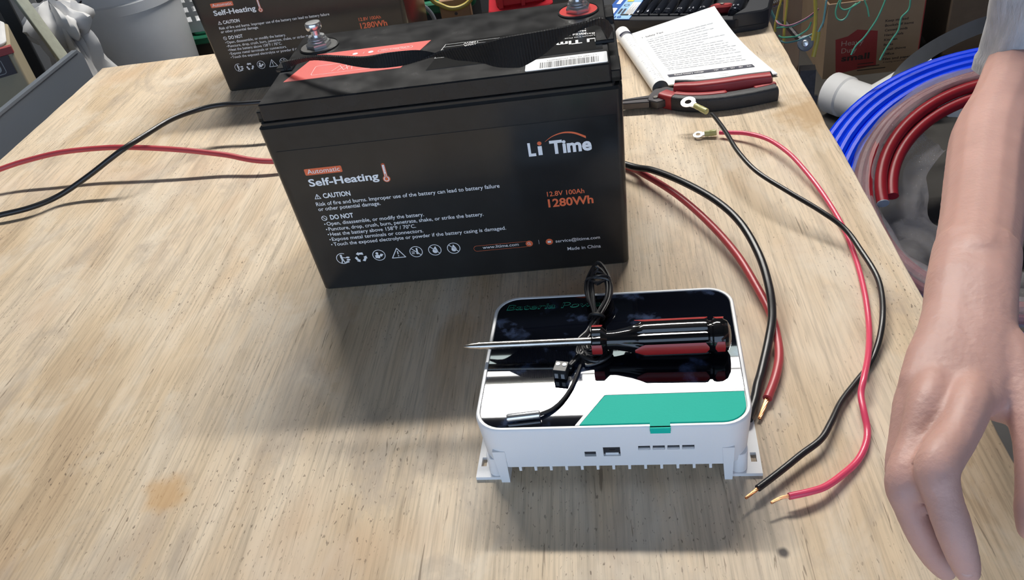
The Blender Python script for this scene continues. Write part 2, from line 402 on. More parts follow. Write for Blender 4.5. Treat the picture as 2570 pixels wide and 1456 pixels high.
# ================================================================== batteries
def make_battery():
    t = thing('battery', 'large black battery with full front label, strap and two bolted terminals beside the white controller', 'battery')
    # case: slightly wider at its top, softly rounded upright corners
    MB().rbox(.0045, .3265, .0, .172, 0, .193, .006, .0025, top=(-.0035, .3320, -.002, .174)).build('case', 'black_abs', t)
    MB().rbox(.002, .326, .003, .170, .192, .1965, .004, .0004).build('lid_gasket', 'rubber_black', t)
    lid = MB().rbox(.003, .3235, .0005, .1715, .1965, .2140, .0025, .0012).build('lid', 'black_lid', t)
    MB().rbox(.0005, .3255, -.0012, .1732, .1930, .1965, .003, .0006).build('lid_flange', 'black_abs', lid)
    # side handles: raised ear with slot on each short side
    for s, x in ((1, .3235), (-1, .003)):
        m = MB(); xa, xb = (x - .001, x + .0085) if s > 0 else (x - .0045, x + .001)
        m.rbox(xa, xb, .002, .036, .196, .2065, .002, .0008); m.rbox(xa, xb, .134, .170, .196, .2065, .002, .0008)
        m.rbox(xa, xb, .002, .170, .196, .2005, .002, .0006)
        m.build('handle_ear', 'black_lid', lid)
    # front label film
    yl = -.0024
    def yface(z): return -.002 * z / .193
    fl = MB(); fl.add([(.0105, yface(.006) - .0002, .006), (.3205, yface(.006) - .0002, .006), (.3245, yface(.167) - .0002, .167), (.0065, yface(.167) - .0002, .167),
                       (.0105, yface(.006) - .0006, .006), (.3205, yface(.006) - .0006, .006), (.3245, yface(.167) - .0006, .167), (.0065, yface(.167) - .0006, .167)],
                      [(4, 5, 6, 7), (0, 1, 5, 4), (1, 2, 6, 5), (2, 3, 7, 6), (3, 0, 4, 7)])
    label = fl.build('front_label', 'label_black', t)
    F = lambda e=.0008: Flat(lambda u, v: (u, yface(v) - e, v))
    def block(name, m, e=.0008):
        class _B:
            def __enter__(s): s.q = F(e); return s.q
            def __exit__(s, *a): s.q.build(name, m, label)
        return _B()
    with block('heating_text', 'print_white') as W: W.text('Self-Heating', .0275, .0969, .1271, .0078, bold=.024)
    with block('badge', 'print_orange') as O: O.rect(.0272, .0640, .1392, .1462, .0012)
    with block('badge_text', 'print_white', .0010) as A: A.text('Automatic', .0298, .0620, .1408, .0048)
    with block('caution_text', 'print_white') as W:
        W.text('CAUTION', .0372, .0647, .1128, .0052, bold=.026)
        W.text('Risk of fire and burns. Improper use of the battery can lead to battery failure', .0276, .2099, .1046, .0042, bold=.006)
        W.text('or other potential damage.', .0280, .0912, .0988, .0042, bold=.006)
        W.line([(.0286, .1128), (.0345, .1128), (.03155, .1178)], .0006, True); W.line([(.03155, .1143), (.03155, .1162)], .0006); W.disc(.03155, .1135, .0003, 8)
    with block('warning_list', 'print_white') as W:
        W.text('DO NOT', .0372, .0609, .0878, .0052, bold=.026)
        W.arc(.0311, .0900, .0026, .0006); W.line([(.0293, .0918), (.0329, .0882)], .0006)
        for s, x1, z in (('Open, disassemble, or modify the battery.', .1308, .0812), ('Puncture, drop, crush, burn, penetrate, shake, or strike the battery.', .1892, .0748),
                     ('Heat the battery above 158\u00b0F / 70\u00b0C.', .1200, .0686), ('Expose metal terminals or connectors.', .1262, .0624), ('Touch the exposed electrolyte or powder if the battery casing is damaged.', .2087, .0562)):
            W.disc(.0296, z + .0019, .0007, 10); W.text(s, .0315, x1, z, .0042, bold=.006)
    with block('website_text', 'print_white') as W: W.text('www.litime.com', .1818, .2184, .0355, .0036, bold=.004)
    with block('service_text', 'print_white') as W: W.text('service@litime.com', .2556, .2997, .0350, .0036, bold=.004); W.text('Made in China', .2664, .2997, .0243, .0039, bold=.006)
    with block('divider', 'print_white') as W: W.rect(.2388, .2391, .0352, .0402)
    with block('wordmark', 'print_white') as W:
        W.text('L', .2421, .2490, .1347, .0130, bold=.036); W.rect(.2512, .2550, .1345, .1438); W.text('Time', .2622, .3005, .1347, .0130, bold=.036)
    with block('wordmark_dot', 'print_orange') as O: O.disc(.2532, .1466, .0020)
    with block('wordmark_arc', 'print_orange') as O:
        cp = spline([Vector((*q, 0)) for q in ((.2585, .1478), (.2660, .1528), (.2760, .1555), (.2860, .1543), (.2960, .1492))], 8); n_ = len(cp)
        for i in range(n_ - 1):
            w0, w1 = .0003 + .0022 * i / n_, .0003 + .0022 * (i + 1) / n_; O.poly([(cp[i].x, cp[i].y - w0), (cp[i + 1].x, cp[i + 1].y - w1), (cp[i + 1].x, cp[i + 1].y), (cp[i].x, cp[i].y)])
    with block('capacity_text', 'print_orange') as O: O.text('12.8V 100Ah', .2537, .2893, .0893, .0052, bold=.012); O.text('1280Wh', .2535, .2970, .0772, .0088, bold=.026)
    with block('pill_outline', 'print_orange') as P: P.line([(x, z) for x, z in rrect(.1728, .2290, .0334, .0398, .0031, 6)], .00035, True)
    with block('search_dot', 'print_orange') as O: O.disc(.2292, .0368, .0036)
    with block('mail_dot', 'print_orange') as O: O.disc(.2494, .0368, .0036)
    with block('search_sign', 'print_white', .0010) as A: A.arc(.2288, .0372, .0012, .0005, n=12); A.line([(.2296, .0364), (.2306, .0354)], .0006)
    with block('mail_sign', 'print_white', .0010) as A: A.rect(.2477, .2511, .0357, .0380)
    with block('thermometer', 'print_orange') as O: O.line([(.1040, .1285), (.1040, .1420)], .0034); O.disc(.1040, .1420, .0017); O.disc(.1040, .1268, .0036)
    with block('thermometer_glass', 'print_white', .0010) as A: A.line([(.1040, .1290), (.1040, .1415)], .0021); A.disc(.1040, .1268, .0027)
    with block('thermometer_mark', 'print_orange', .0012) as O2:
        O2.disc(.1040, .1268, .0018); O2.line([(.1040, .127), (.1040, .1325)], .0008)
        for k in range(4): O2.line([(.1040, .135 + k * .0016), (.1048, .135 + k * .0016)], .0004)
    # row of seven pictograms
    xs = [.0360, .0552, .0745, .0945, .1135, .1330, .1525]; z = .0398; r = .0064
    PW = [F() for k in range(7)]
    for k in (0, 2, 4, 5, 6): PW[k].arc(xs[k], z, r, .0007, *((PI * .35, PI * 1.72) if k == 0 else (0, 2 * PI)))
    W = PW[0]
    W.disc(xs[0] - .001, z + .0038, .0012); W.line([(xs[0] - .001, z + .002), (xs[0] - .0005, z - .0015)], .0022); W.line([(xs[0] - .0005, z - .001), (xs[0] - .0022, z - .0055)], .0011)
    W.line([(xs[0] - .0002, z - .001), (xs[0] + .0012, z - .0055)], .0011); W.line([(xs[0], z + .0015), (xs[0] + .0032, z + .0004)], .0008)
    for a in (.3, -.25, -.8): W.disc(xs[0] + .0058 * math.cos(a), z - .0008 + .0054 * math.sin(a), .0021, 10, ry=.0011)
    W = PW[1]
    for k in range(3):
        a = PI / 2 + k * 2 * PI / 3; R_ = lambda p: (xs[1] + p[0] * math.cos(a) - p[1] * math.sin(a), z - .0005 + p[0] * math.sin(a) + p[1] * math.cos(a))
        W.poly([R_(p) for p in ((.0028, -.0034), (.0058, -.0030), (.0058, .0012), (.0034, .0014), (.0034, -.0008))]); W.poly([R_(p) for p in ((.0022, .0014), (.0068, .0014), (.0044, .0042))])
    W = PW[2]
    W.disc(xs[2] - .0016, z + .0024, .0015); W.poly([(xs[2] - .0042, z - .0032), (xs[2] + .0002, z - .0040), (xs[2] + .0012, z - .001), (xs[2] - .0008, z + .0008), (xs[2] - .0040, z + .0004)])
    W.poly([(xs[2] + .0004, z - .0008), (xs[2] + .0024, z - .0022), (xs[2] + .0048, z + .0006), (xs[2] + .0022, z + .0018)])
    W = PW[3]
    W.line([(xs[3] - .0070, z - .0052), (xs[3] + .0070, z - .0052), (xs[3], z + .0064)], .0009, True); W.line([(xs[3], z - .0008), (xs[3], z + .0026)], .0011); W.disc(xs[3], z - .0030, .0007, 10)
    W = PW[4]
    W.line([(xs[4] - .0045, z + .0045), (xs[4] + .0045, z - .0045)], .0008); W.line([(xs[4] + .0012, z - .001), (xs[4] + .0012, z + .0040)], .0016); W.disc(xs[4] + .0012, z - .0018, .0014)
    for k in range(3): W.line([(xs[4] - .0045, z - .0022 + k * .0013), (xs[4] - .0018, z - .0022 + k * .0013)], .0005)
    for k, fl_ in ((5, 1), (6, 0)):
        W = PW[k]
        W.line([(xs[k] - .0045, z + .0045), (xs[k] + .0045, z - .0045)], .0008); W.disc(xs[k] + .0002, z - .0012, .0027); W.poly([(xs[k] - .0022, z + .0002), (xs[k] + .0026, z + .0002), (xs[k] + (.0012 if fl_ else .0002), z + .0046)])
    for W in PW: W.build('pictogram', 'print_white', label)
    # lid prints
    zt = .2140
    G = lambda e: Flat(lambda u, v: (u, v, zt + e))
    rl = MB(); rl.prism([(.0150, .0480), (.1300, .0480), (.1510, .1105), (.0335, .1105)], zt, zt + .0003); rl = rl.build('red_label', 'label_red', t)
    q = G(.0005); q.line(rrect(.040, .118, .0555, .078, .003, 3), .0004, True); q.disc(.0755, .0985, .0027); q.disc(.0915, .0985, .0027); q.line([(.084, .0965), (.0845, .1005)], .0004)
    q.line(rrect(.099, .134, .0955, .1015, .0028, 4), .0004, True)
    for k in range(3): q.line([(.060 + .006 * k, .060), (.066 + .006 * k, .072), (.072 + .004 * k, .060)], .0004)
    q.text('www.litime.com', .131, .102, .1000, -.0030); q.build('label_print', 'print_white', rl)
    il = MB(); il.prism([(.156, .034), (.318, .034), (.318, .098), (.170, .098)], zt, zt + .0003); il = il.build('info_label', 'label_black', t)
    q = G(.0005)
    for k in range(6): q.line([(.168 - .0014 * k, .0925 - .0065 * k), (.262 - .002 * k, .0925 - .0065 * k)], .0004)
    q.line([(.168, .0925), (.161, .060)], .0005)
    for k, (a, b2) in enumerate((('1280W', .200), ('100A', .198), ('14.4V\u00b10.2V', .204), ('1280Wh', .200))): q.text(a, b2, b2 - .0028 * len(a), .0915 - .0065 * k, -.0040)
    for k, a in enumerate(('Max. Continuous Output Power', 'Max. Continuous Discharge Current', 'Rated Charge Voltage')): q.text(a, .304, .304 - .00245 * len(a), .0915 - .0065 * k, -.0040, bold=.01)
    q.text('Li Time', .314, .268, .0615, -.0085, bold=.035); q.text('Lithium Iron Phosphate', .312, .275, .0700, -.0026); q.text('Battery', .312, .294, .0760, -.0040)
    q.build('info_print', 'print_white', il)
    bl = MB(); bl.prism(rrect(.2490, .3212, .0036, .0275, .0015, 4), zt, zt + .0003); bl = bl.build('barcode_label', 'paper_white', t)
    q = G(.0005); rnd = random.Random(5); x = .262
    while x < .3135:
        wd = rnd.choice((.0004, .0004, .0008, .0012)); q.rect(x, x + wd, .0062, .0185); x += wd + rnd.choice((.0004, .0006, .0009))
    q.text('LT1280 5R10G 2210080022', .312, .268, .0225, -.0018); q.build('barcode', 'print_black', bl)
    # terminals
    for (x, y, ring, rm) in ((.030, .1330, 'black', 'rubber_black'), (.2975, .1395, 'red', 'terminal_red')):
        tm = MB().lathe([(.0205, zt - .001), (.0205, zt + .0012), (.0195, zt + .002), (.0190, zt + .0012)], 36, TR((x, y, 0))).build('terminal', 'rubber_black', t)
        MB().lathe([(.0188, zt), (.0188, zt + .0014), (.006, zt + .0016)], 36, TR((x, y, 0))).build('terminal_ring', rm, tm)
        MB().lathe([(.0128, zt + .0014), (.0128, zt + .0052), (.0108, zt + .0068), (.004, zt + .0070)], 6, TR((x, y, 0), rz=.4)).build('hex_nut', 'chrome', tm)
        MB().lathe([(.0098, zt + .0066), (.0104, zt + .0078), (.0094, zt + .0090), (.0084, zt + .0092), (.0092, zt + .0104), (.0082, zt + .0120), (.0044, zt + .0122)], 28, TR((x, y, 0))).build('washer', 'chrome', tm)
        MB().lathe([(.0044, zt + .007), (.0044, zt + .0185), (.0074, zt + .0187), (.0082, zt + .0200), (.0082, zt + .0246), (.0074, zt + .0258), (.0030, zt + .0260)], 24, TR((x, y, 0))).build('bolt', 'chrome', tm)
    # carrying strap: twisted webbing with a plastic clip on each end
    def zz(l): return [pz(a, b, c) for a, b, c in l]
    A_ = zz([(708, 158, .222), (722, 152, .228), (796, 140, .240), (850, 141, .244), (914, 143, .245), (975, 132, .245), (1043, 126, .243), (1095, 134, .240), (1140, 148, .233), (1180, 152, .228), (1213, 157, .225), (1248, 167, .223), (1295, 169, .223), (1318, 163, .224), (1365, 135, .230), (1389, 114, .236), (1424, 90, .243), (1459, 74, .247), (1494, 62, .247), (1512, 75, .238), (1524, 98, .222)])
    B_ = zz([(716, 178, .216), (735, 164, .222), (782, 150, .232), (837, 154, .235), (892, 165, .234), (947, 171, .233), (1002, 166, .233), (1057, 151, .236), (1106, 129, .245), (1150, 121, .249), (1202, 112, .251), (1260, 95, .253), (1310, 86, .253), (1345, 80, .253), (1395, 71, .253), (1430, 64, .254), (1466, 56, .254), (1492, 48, .253), (1508, 45, .252), (1524, 51, .242), (1537, 72, .226)])
    n = 6
    st = MB().ribbon(spline(A_, n), spline(B_, n), .0016).build('carry_strap', 'webbing', t, ang=50)
    for pts in (((.000, .098), (.016, .098), (.016, .076), (.000, .076)), ((.312, .075), (.329, .075), (.329, .046), (.312, .046))):
        MB().prism([pts[3], pts[2], pts[1], pts[0]], .2138, .2175, .0008).build('strap_clip', 'black_lid', st)
    return t
batt = make_battery()
batt2 = copy_tree(batt); batt2.location = (-.307, .5875, 0)
batt2['label'] = 'second black battery standing at the back edge of the bench behind the first'

# ================================================================== charge controller
def controller():
    t = thing('charge_controller', 'white charge controller with glossy black top and green corner cover', 'charge controller', (.3032, -.1991, 0), math.radians(-3))
    X, Y, H = .1000, .0785, .060; r = .021
    def ring(ins, z, tap=0): return [(x, y, z) for x, y in rrect(-X + ins + tap, X - ins - tap, -Y + ins + tap, Y - ins - tap, r - ins * .8, 8)]
    zb = .0175
    MB().loft([ring(.004, zb), ring(.0025, zb), ring(0, H - .0022), ring(.0004, H - .0008), ring(.0012, H), ring(.0030, H), ring(.0034, H - .0016), ring(.004, H - .0016)]).build('body', 'white_abs', t)
    body = [c for c in t.children if c.name.startswith('body')][0]
    cut_ = MB()
    for x0, x1, z0, z1 in [(-.0204, -.0120, .0285, .0342), (-.0066, .0058, .0285, .0388)] + [(.0188 + k * .0104, .0274 + k * .0104, .0350, .0396) for k in range(4)]: cut_.box(x0, x1, -Y - .01, -Y + .0065, z0, z1)
    co = cut_.build('cutter', 'white_abs', t, ang=0); bo = body.modifiers.new('ports', 'BOOLEAN'); bo.object = co; bo.operation = 'DIFFERENCE'; bo.solver = 'EXACT'
    bpy.context.view_layer.update(); nm = bpy.data.meshes.new_from_object(body.evaluated_get(bpy.context.evaluated_depsgraph_get()))
    body.modifiers.clear(); body.data = nm; nm.name = 'body'; nm.set_sharp_from_angle(angle=math.radians(35)); bpy.data.objects.remove(co)
    # glossy black panel, cut along the green cover
    def panel(z0, z1): pass
    ins = .0036; o = rrect(-X + ins, X - ins, -Y + ins, Y - ins, r - ins * .8, 8)
    cut = [(X - ins, -.0425), (-.0050, -.0425), (-.0060, -.0430), (-.0250, -Y + ins)]
    pan = [p for p in o if not (p[0] > -.02 and p[1] < -.04)]
    # order: o starts at the right/top corner going counter-clockwise
    pan = pan + [(-.0250, -Y + ins), (-.0062, -.0432), (-.0048, -.0425), (X - ins, -.0425)]
    MB().prism(pan, H - .003, H - .0006).build('display_panel', 'panel', t)
    gi = .0040; og = rrect(-X + gi, X - gi, -Y + gi, Y - gi, r - gi, 8)
    grn = [p for p in og if p[0] > .02 and p[1] < -.046] + [(X - gi, -.0455), (-.0030, -.0455), (-.0040, -.0460), (-.0215, -Y + gi), (.028, -Y + gi), (.028, -Y - .0004), (.0425, -Y - .0004), (.0425, -Y + gi)]
    cv = MB().prism(grn, H - .004, H + .0001, .0003).build('wiring_cover', 'green_cover', t)
    MB().prism(rrect(.0282, .0423, -Y - .0012, -Y + .001, .0003, 2), H - .0052, H + .0001).build('cover_tab', 'green_cover', cv)
    # white seam between panel and cover
    MB().prism([(-.0248, -Y + ins), (-.0218, -Y + ins), (-.0042, -.0457), (-.0032, -.0453), (X - ins, -.0453), (X - ins, -.0427), (-.0048, -.0427), (-.0062, -.0434)], H - .003, H).build('seam', 'white_abs', t)
    pr = Flat(lambda u, v: (u, v, H - .0004))
    pr.text('Bateria Power', -.0895, -.0030, .0605, .0072, bold=.015, shear=.25)
    o_ = pr.build('panel_lettering', 'green_print', t)
    p2 = Flat(lambda u, v: (u, v, H - .0003)); p2.text('Bateria Power', -.0888, -.0037, .0612, .0060, bold=-.004, shear=.25); p2.build('panel_lettering_inlay', 'panel', t)
    # feet, side flanges and heat-sink fins
    yf = -Y + .0022
    for s in (-1, 1):
        x0, x1 = (-.0880, -.0795) if s < 0 else (.0790, .0865)
        MB().loft([[(x0 + .001, yf, 0), (x1 - .001, yf, 0), (x1 - .001, yf + .014, 0), (x0 + .001, yf + .014, 0)], [(x0 - .001, yf - .0012, .036), (x1, yf - .0012, .036), (x1, yf + .014, .036), (x0 - .001, yf + .014, .036)]]).build('foot', 'white_abs', t)
        MB().rbox(min(s * .0800, s * .0885), max(s * .0800, s * .0885), Y - .018, Y - .004, 0, .02, .002, .0005).build('foot', 'white_abs', t)
        xa, xb = s * .0860, s * .1075
        fm = MB(); lo_, hi_ = -Y + .005, Y - .005
        def fb(u0, u1, v0, v1): fm.box(min(s * u0, s * u1), max(s * u0, s * u1), v0, v1, 0, .0030)
        fb(.0860, .1005, lo_, hi_); fb(.1048, .1075, lo_, hi_)
        fb(.1005, .1048, lo_, -.0625); fb(.1005, .1048, -.0535, .0535); fb(.1005, .1048, .0625, hi_)
        fm.build('mounting_flange', 'white_abs', t, ang=0)
        w0, w1 = sorted((s * .0840, s * .0972))
        MB().rbox(w0, w1, -Y + .006, Y - .006, .0028, .022, .006, .0004).build('side_skirt', 'white_abs', t)
    for k in range(13):
        x = -.0705 + k * .0117
        MB().box(x - .0010, x + .0010, yf + .0002, Y - .01, .0130, .0185).build('fin', 'white_abs', t)
    MB().box(-.079, .079, yf + .001, Y - .006, .0165, .0195).build('base_plate', 'white_abs', t)
    # front ports: black terminals in the recesses, set shallow in wire slots as shade
    yp = -Y + .0006
    def port(name, x0, x1, z0, z1):
        q = MB()
        y_ = -Y + (.0040 if name != 'wire_slot' else .0034)
        return q.box(x0 + .0002, x1 - .0002, y_, -Y + .0066, z0 + .0002, z1 - .0002).build(name, 'port_hole_shade', t), y_
    port('sensor_port', -.0204, -.0120, .0285, .0342)
    rj, yv = port('data_port', -.0066, .0058, .0285, .0388)
    for k in range(6): MB().box(-.0030 + k * .0011, -.0025 + k * .0011, yv - .0003, yv, .0362, .0376).build('contact', 'gold', rj)
    MB().box(-.0052, .0044, yv - .0006, yv, .0285, .0302).build('port_lip', 'white_abs', rj); MB().box(-.0024, .0020, yv - .0004, yv, .0320, .0330).build('port_lip', 'dark_steel', rj)
    for k in range(4):
        s_, yv = port('wire_slot', .0188 + k * .0104, .0274 + k * .0104, .0350, .0396)
        MB().box(.0190 + k * .0104, .0272 + k * .0104, -Y + .0020, -Y + .0033, .0351, .0357).build('slot_lip', 'white_abs', s_)
    return t
controller()
# ================================================================== screwdriver on the controller
def screwdriver():
    a, b = pz(1163, 870, .0712), pz(1836, 841, .0742)
    t = thing('screwdriver', 'black and red handled screwdriver lying across the controller', 'screwdriver', (*a.xy, .0594))
    T = Matrix.Translation(-Vector((a.x, a.y, .0594))) @ axisT(a, b); L = (b - a).length
    k = L / 673.0                                        # metres per measured step along the tool
    s = lambda v: (v - 1163) * k
    MB().lathe([(.0004, 0), (.0012, s(1168)), (.0022, s(1182)), (.0030, s(1206)), (.0031, s(1215)), (.0031, s(1500))], 20, T).build('shaft', 'steel', t)
    tip = MB()
    for q in range(4):
        tip.add([(0, 0, s(1163)), (.0030 * math.cos(q * PI / 2), .0030 * math.sin(q * PI / 2), s(1200)), (.0033 * math.cos(q * PI / 2 + .25), .0033 * math.sin(q * PI / 2 + .25), s(1208)), (.0033 * math.cos(q * PI / 2 - .25), .0033 * math.sin(q * PI / 2 - .25), s(1208))], [(0, 1, 2), (0, 3, 1), (1, 3, 2)], T)
    tip.build('cross_tip', 'steel', t)
    R = .0142
    prof = [(.006, s(1496)), (.0112, s(1497)), (.0118, s(1500)), (.0118, s(1520)), (.0090, s(1529)), (.0074, s(1535)), (.0074, s(1550)), (.0080, s(1560)), (.0100, s(1590)), (.0124, s(1612)), (R, s(1626)), (R, s(1772)), (R - .0004, s(1779)), (.0118, s(1784)), (.0118, s(1789)), (.0132, s(1793)), (R - .0003, s(1801)), (.0134, s(1815)), (.0112, s(1827)), (.0070, s(1834)), (.001, s(1836))]
    # lobed grip: twelve sides
    n = 108; rings = []
    for r, h in prof:
        lob = .0014 if s(1600) < h < s(1782) else (.0012 if s(1496) < h < s(1522) else 0)
        fl = lambda j: lob * max(0, math.cos(9 * 2 * PI * j / n)) ** 1.5
        rings.append([((r - fl(j)) * math.cos(2 * PI * j / n), (r - fl(j)) * math.sin(2 * PI * j / n), h) for j in range(n)])
    MB().loft(rings, T=T).build('handle', 'drv_black', t, ang=28)
    def inlay(c, half, h0, h1, r0, taper):
        def fn(u, v):
            w_ = half * (min(1, .25 + u / taper) if taper and u < taper else 1) * (min(1, .25 + (1 - u) / .06) if u > .94 else 1)
            an = c + (v * 2 - 1) * w_; rr = r0 + .0005 - .0004 * abs(v * 2 - 1) ** 3
            return (rr * math.cos(an), rr * math.sin(an), h0 + (h1 - h0) * u)
        MB().grid(fn, 22, 9, T).build('inlay', 'drv_red', t, ang=60)
    # local axes of the tool: find the angle that faces the lens a little below
    Ti = axisT(a, b).inverted(); vw = (Ti @ CLOC) ; base = math.atan2(vw.y, vw.x)
    down = (Ti.to_3x3() @ Vector((0, 0, -1))); dang = math.atan2(down.y, down.x)
    sgn = 1 if math.sin(dang - base) > 0 else -1
    for q in (0, 2.25, -2.25):
        c = base + sgn * .70 + sgn * q
        inlay(c, .36, s(1604), s(1781), R, .16); inlay(c, .40, s(1498), s(1524), .0117, 0); inlay(c, .36, s(1795), s(1819), .0138, .3)
screwdriver()

# ================================================================== sensor lead tied in a hank on the controller
def sensor_lead():
    o = pz(1495, 795, .062)
    t = thing('temperature_sensor_lead', 'thin black sensor lead tied in a hank under the screwdriver', 'cable', (o.x, o.y, .0594))
    off = -Vector((o.x, o.y, .0594)); rnd = random.Random(11); zf = .0594 + .0014
    def P(l): return [pz(*q) + off for q in l]
    for i in range(13):
        j = lambda a: (rnd.random() - .5) * 2 * a
        lay = .0012 * (i % 5)
        w_ = .45 + .62 * rnd.random(); top = 670 + i * 4 + j(6)
        lo = 886 + j(24); lx = 1456 + j(18); rx = 1524 + j(16)
        pts = [(1494 + j(6), 792, zf + .001 + lay), (1499 - 26 * w_ + j(4), 745, zf + .006 + lay), (1501 - 30 * w_ + j(3), 705, zf + .010 + lay), (1500 + j(5), top - 12 * w_, zf + .015 + lay),
               (1508 + 24 * w_, 700 + j(6), zf + .011 + lay), (1509 + 26 * w_, 745, zf + .006 + lay), (1500 + j(6), 795, zf + .001 + lay),
               (1492 + j(12), 830, zf + lay * .5), (rx, lo - 18, zf + lay * .4), (1488 + j(14), lo + 8, zf + lay * .4), (lx, lo - 16, zf + lay * .4), (1484 + j(10), 828, zf + lay * .5)]
        MB().tube(spline(P(pts), 6, True), .00125, 7, closed=True).build('loop', 'pvc_black', t)
    tie = P([(1478, 800, zf), (1484, 790, zf + .007), (1500, 788, zf + .009), (1514, 794, zf + .006), (1512, 802, zf)])
    MB().tube(spline(tie, 5), .0016, 7).build('tie', 'rubber_black', t)
    # tail to the probe
    tail = P([(1478, 850, zf), (1466, 890, zf), (1452, 930, zf), (1436, 968, zf), (1415, 1000, zf), (1388, 1026, zf), (1356, 1040, zf + .001)])
    MB().tube(spline(tail, 8), .0014, 8).build('probe_wire', 'pvc_black', t)
    a, b = P([(1356, 1040, .0625)])[0], P([(1272, 1050, .0625)])[0]; Lp = (b - a).length
    MB().lathe([(.0018, 0), (.0029, .0008), (.0030, .002), (.0030, Lp - .001), (.0024, Lp)], 20, axisT(a, b)).build('probe', 'chrome', t)
    # two-pole screw connector
    for dx in (0, 9): MB().tube(spline(P([(1470 + dx, 862, zf), (1450 + dx, 890, zf + .001), (1426 + dx * .6, 918, zf + .004)]), 6), .0013, 7).build('connector_wire', 'pvc_black', t)
    c = pz(1411, 940, .0594) + off; T = TR((c.x, c.y, 0), rz=math.radians(-14))
    cn = MB().rbox(-.0052, .0052, -.0060, .0050, .0003, .0095, .0005, .0004, T).build('connector', 'rubber_black', t)
    for x in (-.0025, .0025):
        MB().lathe([(.0016, .0095), (.0016, .0099), (.0005, .0098)], 12, T @ TR((x, .0012, 0))).build('clamp_screw', 'tin', cn)
        MB().box(x - .0013, x + .0013, -.0066, -.0060, .002, .0062, T).build('clamp_mouth', 'tin', cn)
sensor_lead()

# ================================================================== cables
def cable(name, label, m, pts, r, bare=None, ring=None, m2='copper'):
    P = [pz(*q) if len(q) == 3 and not isinstance(q[0], str) else Vector(q[1:]) for q in pts]
    t = thing(name, label, 'cable', (P[0].x, P[0].y, 0)); off = Vector((-P[0].x, -P[0].y, 0))
    sp = [p + off for p in spline(P, 10)]
    MB().tube(sp, r, 12).build('jacket', m, t)
    if bare:
        B = [sp[-1]] + [pz(*q) + off for q in bare]; d = (sp[-1] - sp[-2]).normalized(); B[0] = sp[-1] - d * .002
        c = spline(B, 6)
        for q in range(5):
            rr = r * .24; ph = q * 2 * PI / 5
            MB().tube([p + Vector((math.cos(ph + i * .35), math.sin(ph + i * .35), .6 * math.sin(ph + i * .35))) * rr * (1.2 - .5 * i / len(c)) for i, p in enumerate(c)], rr, 6).build('copper_strand', m2, t)
    return t, off, sp
GW = 'w'
red, off, sp = cable('power_cable', 'thick red power cable running behind the large battery to the controller', 'pvc_red',
    [(-120, 470, .015), (-50, 445, .024), (0, 425, .0295), (60, 405, .034), (150, 383, .040), (250, 372, .040), (330, 370, .039), (450, 376, .033), (560, 388, .024), (680, 405, .015)]
    + [(GW, .0, .285, .008), (GW, .12, .255, .0045), (GW, .26, .245, .008)] + [(1565, 415, .005), (1620, 440, .010), (1700, 490, .013), (1780, 560, .013), (1850, 640, .012), (1905, 730, .009), (1935, 790, .0075), (1951, 850, .0065), (1955, 900, .006), (1945, 950, .0055), (1926, 1000, .005)], .0038, bare=[(1916, 1025, .0042), (1906, 1050, .003)])
blk, off, sp = cable('power_cable', 'thick black power cable running behind the large battery to the controller', 'pvc_black',
    [(-120, 556, .006), (-50, 550, .008), (0, 540, .0095), (80, 520, .0105), (150, 490, .012), (220, 443, .027), (300, 381, .050), (360, 342, .053), (430, 300, .052), (500, 275, .049), (560, 263, .0495), (645, 258, .0495)]
    + [(GW, .02, .40, .045), (GW, .13, .345, .030), (GW, .24, .265, .018)] + [(1567, 412, .015), (1640, 428, .024), (1720, 460, .031), (1800, 506, .034), (1860, 562, .033), (1905, 640, .029), (1930, 720, .023), (1938, 790, .016), (1930, 850, .011), (1912, 930, .0075), (1902, 965, .0075), (1895, 1000, .0075), (1884, 1035, .0075), (1878, 1052, .0075)], .0038, bare=[(1874, 1066, .007)])

def lug(t, off, c, wdir, up, R, tag_=''):
    # crimp ring: washer, barrel, yellow shrink sleeve. c centre, wdir towards the wire, up ring normal
    wdir = Vector(wdir).normalized(); up = Vector(up); up = (up - wdir * up.dot(wdir)).normalized(); sd = up.cross(wdir)
    Mx = Matrix(((wdir.x, sd.x, up.x, c.x), (wdir.y, sd.y, up.y, c.y), (wdir.z, sd.z, up.z, c.z), (0, 0, 0, 1))); n = 28
    h = R * .47
    rings = [[(r * math.cos(2 * PI * k / n), r * math.sin(2 * PI * k / n), z) for k in range(n)] for r, z in ((R, -.0005), (R, .0005), (h, .0005), (h, -.0005))]
    rg = MB().loft(rings, loop=True, T=Mx).build('ring_terminal', 'tin', t)
    MB().loft([[(R * .8, -R * .55, -.0004), (R * .8, R * .55, -.0004), (R * .8, R * .55, .0006), (R * .8, -R * .55, .0006)], [(R * 1.5, -.0026, -.0016), (R * 1.5, .0026, -.0016), (R * 1.5, .0026, .0016), (R * 1.5, -.0026, .0016)]], T=Mx).build('ring_neck', 'tin', rg)
    Ms = Mx @ Matrix.Rotation(PI / 2, 4, 'Y')
    MB().lathe([(.0028, R * 1.25), (.0034, R * 1.35), (.0036, R * 1.9), (.0034, R * 2.3), (.0038, R * 2.4), (.0038, R * 3.5), (.0030, R * 3.6)], 18, Ms).build('shrink_sleeve', 'shrink_yellow', t)
    return Mx @ Vector((R * 3.55, 0, 0))
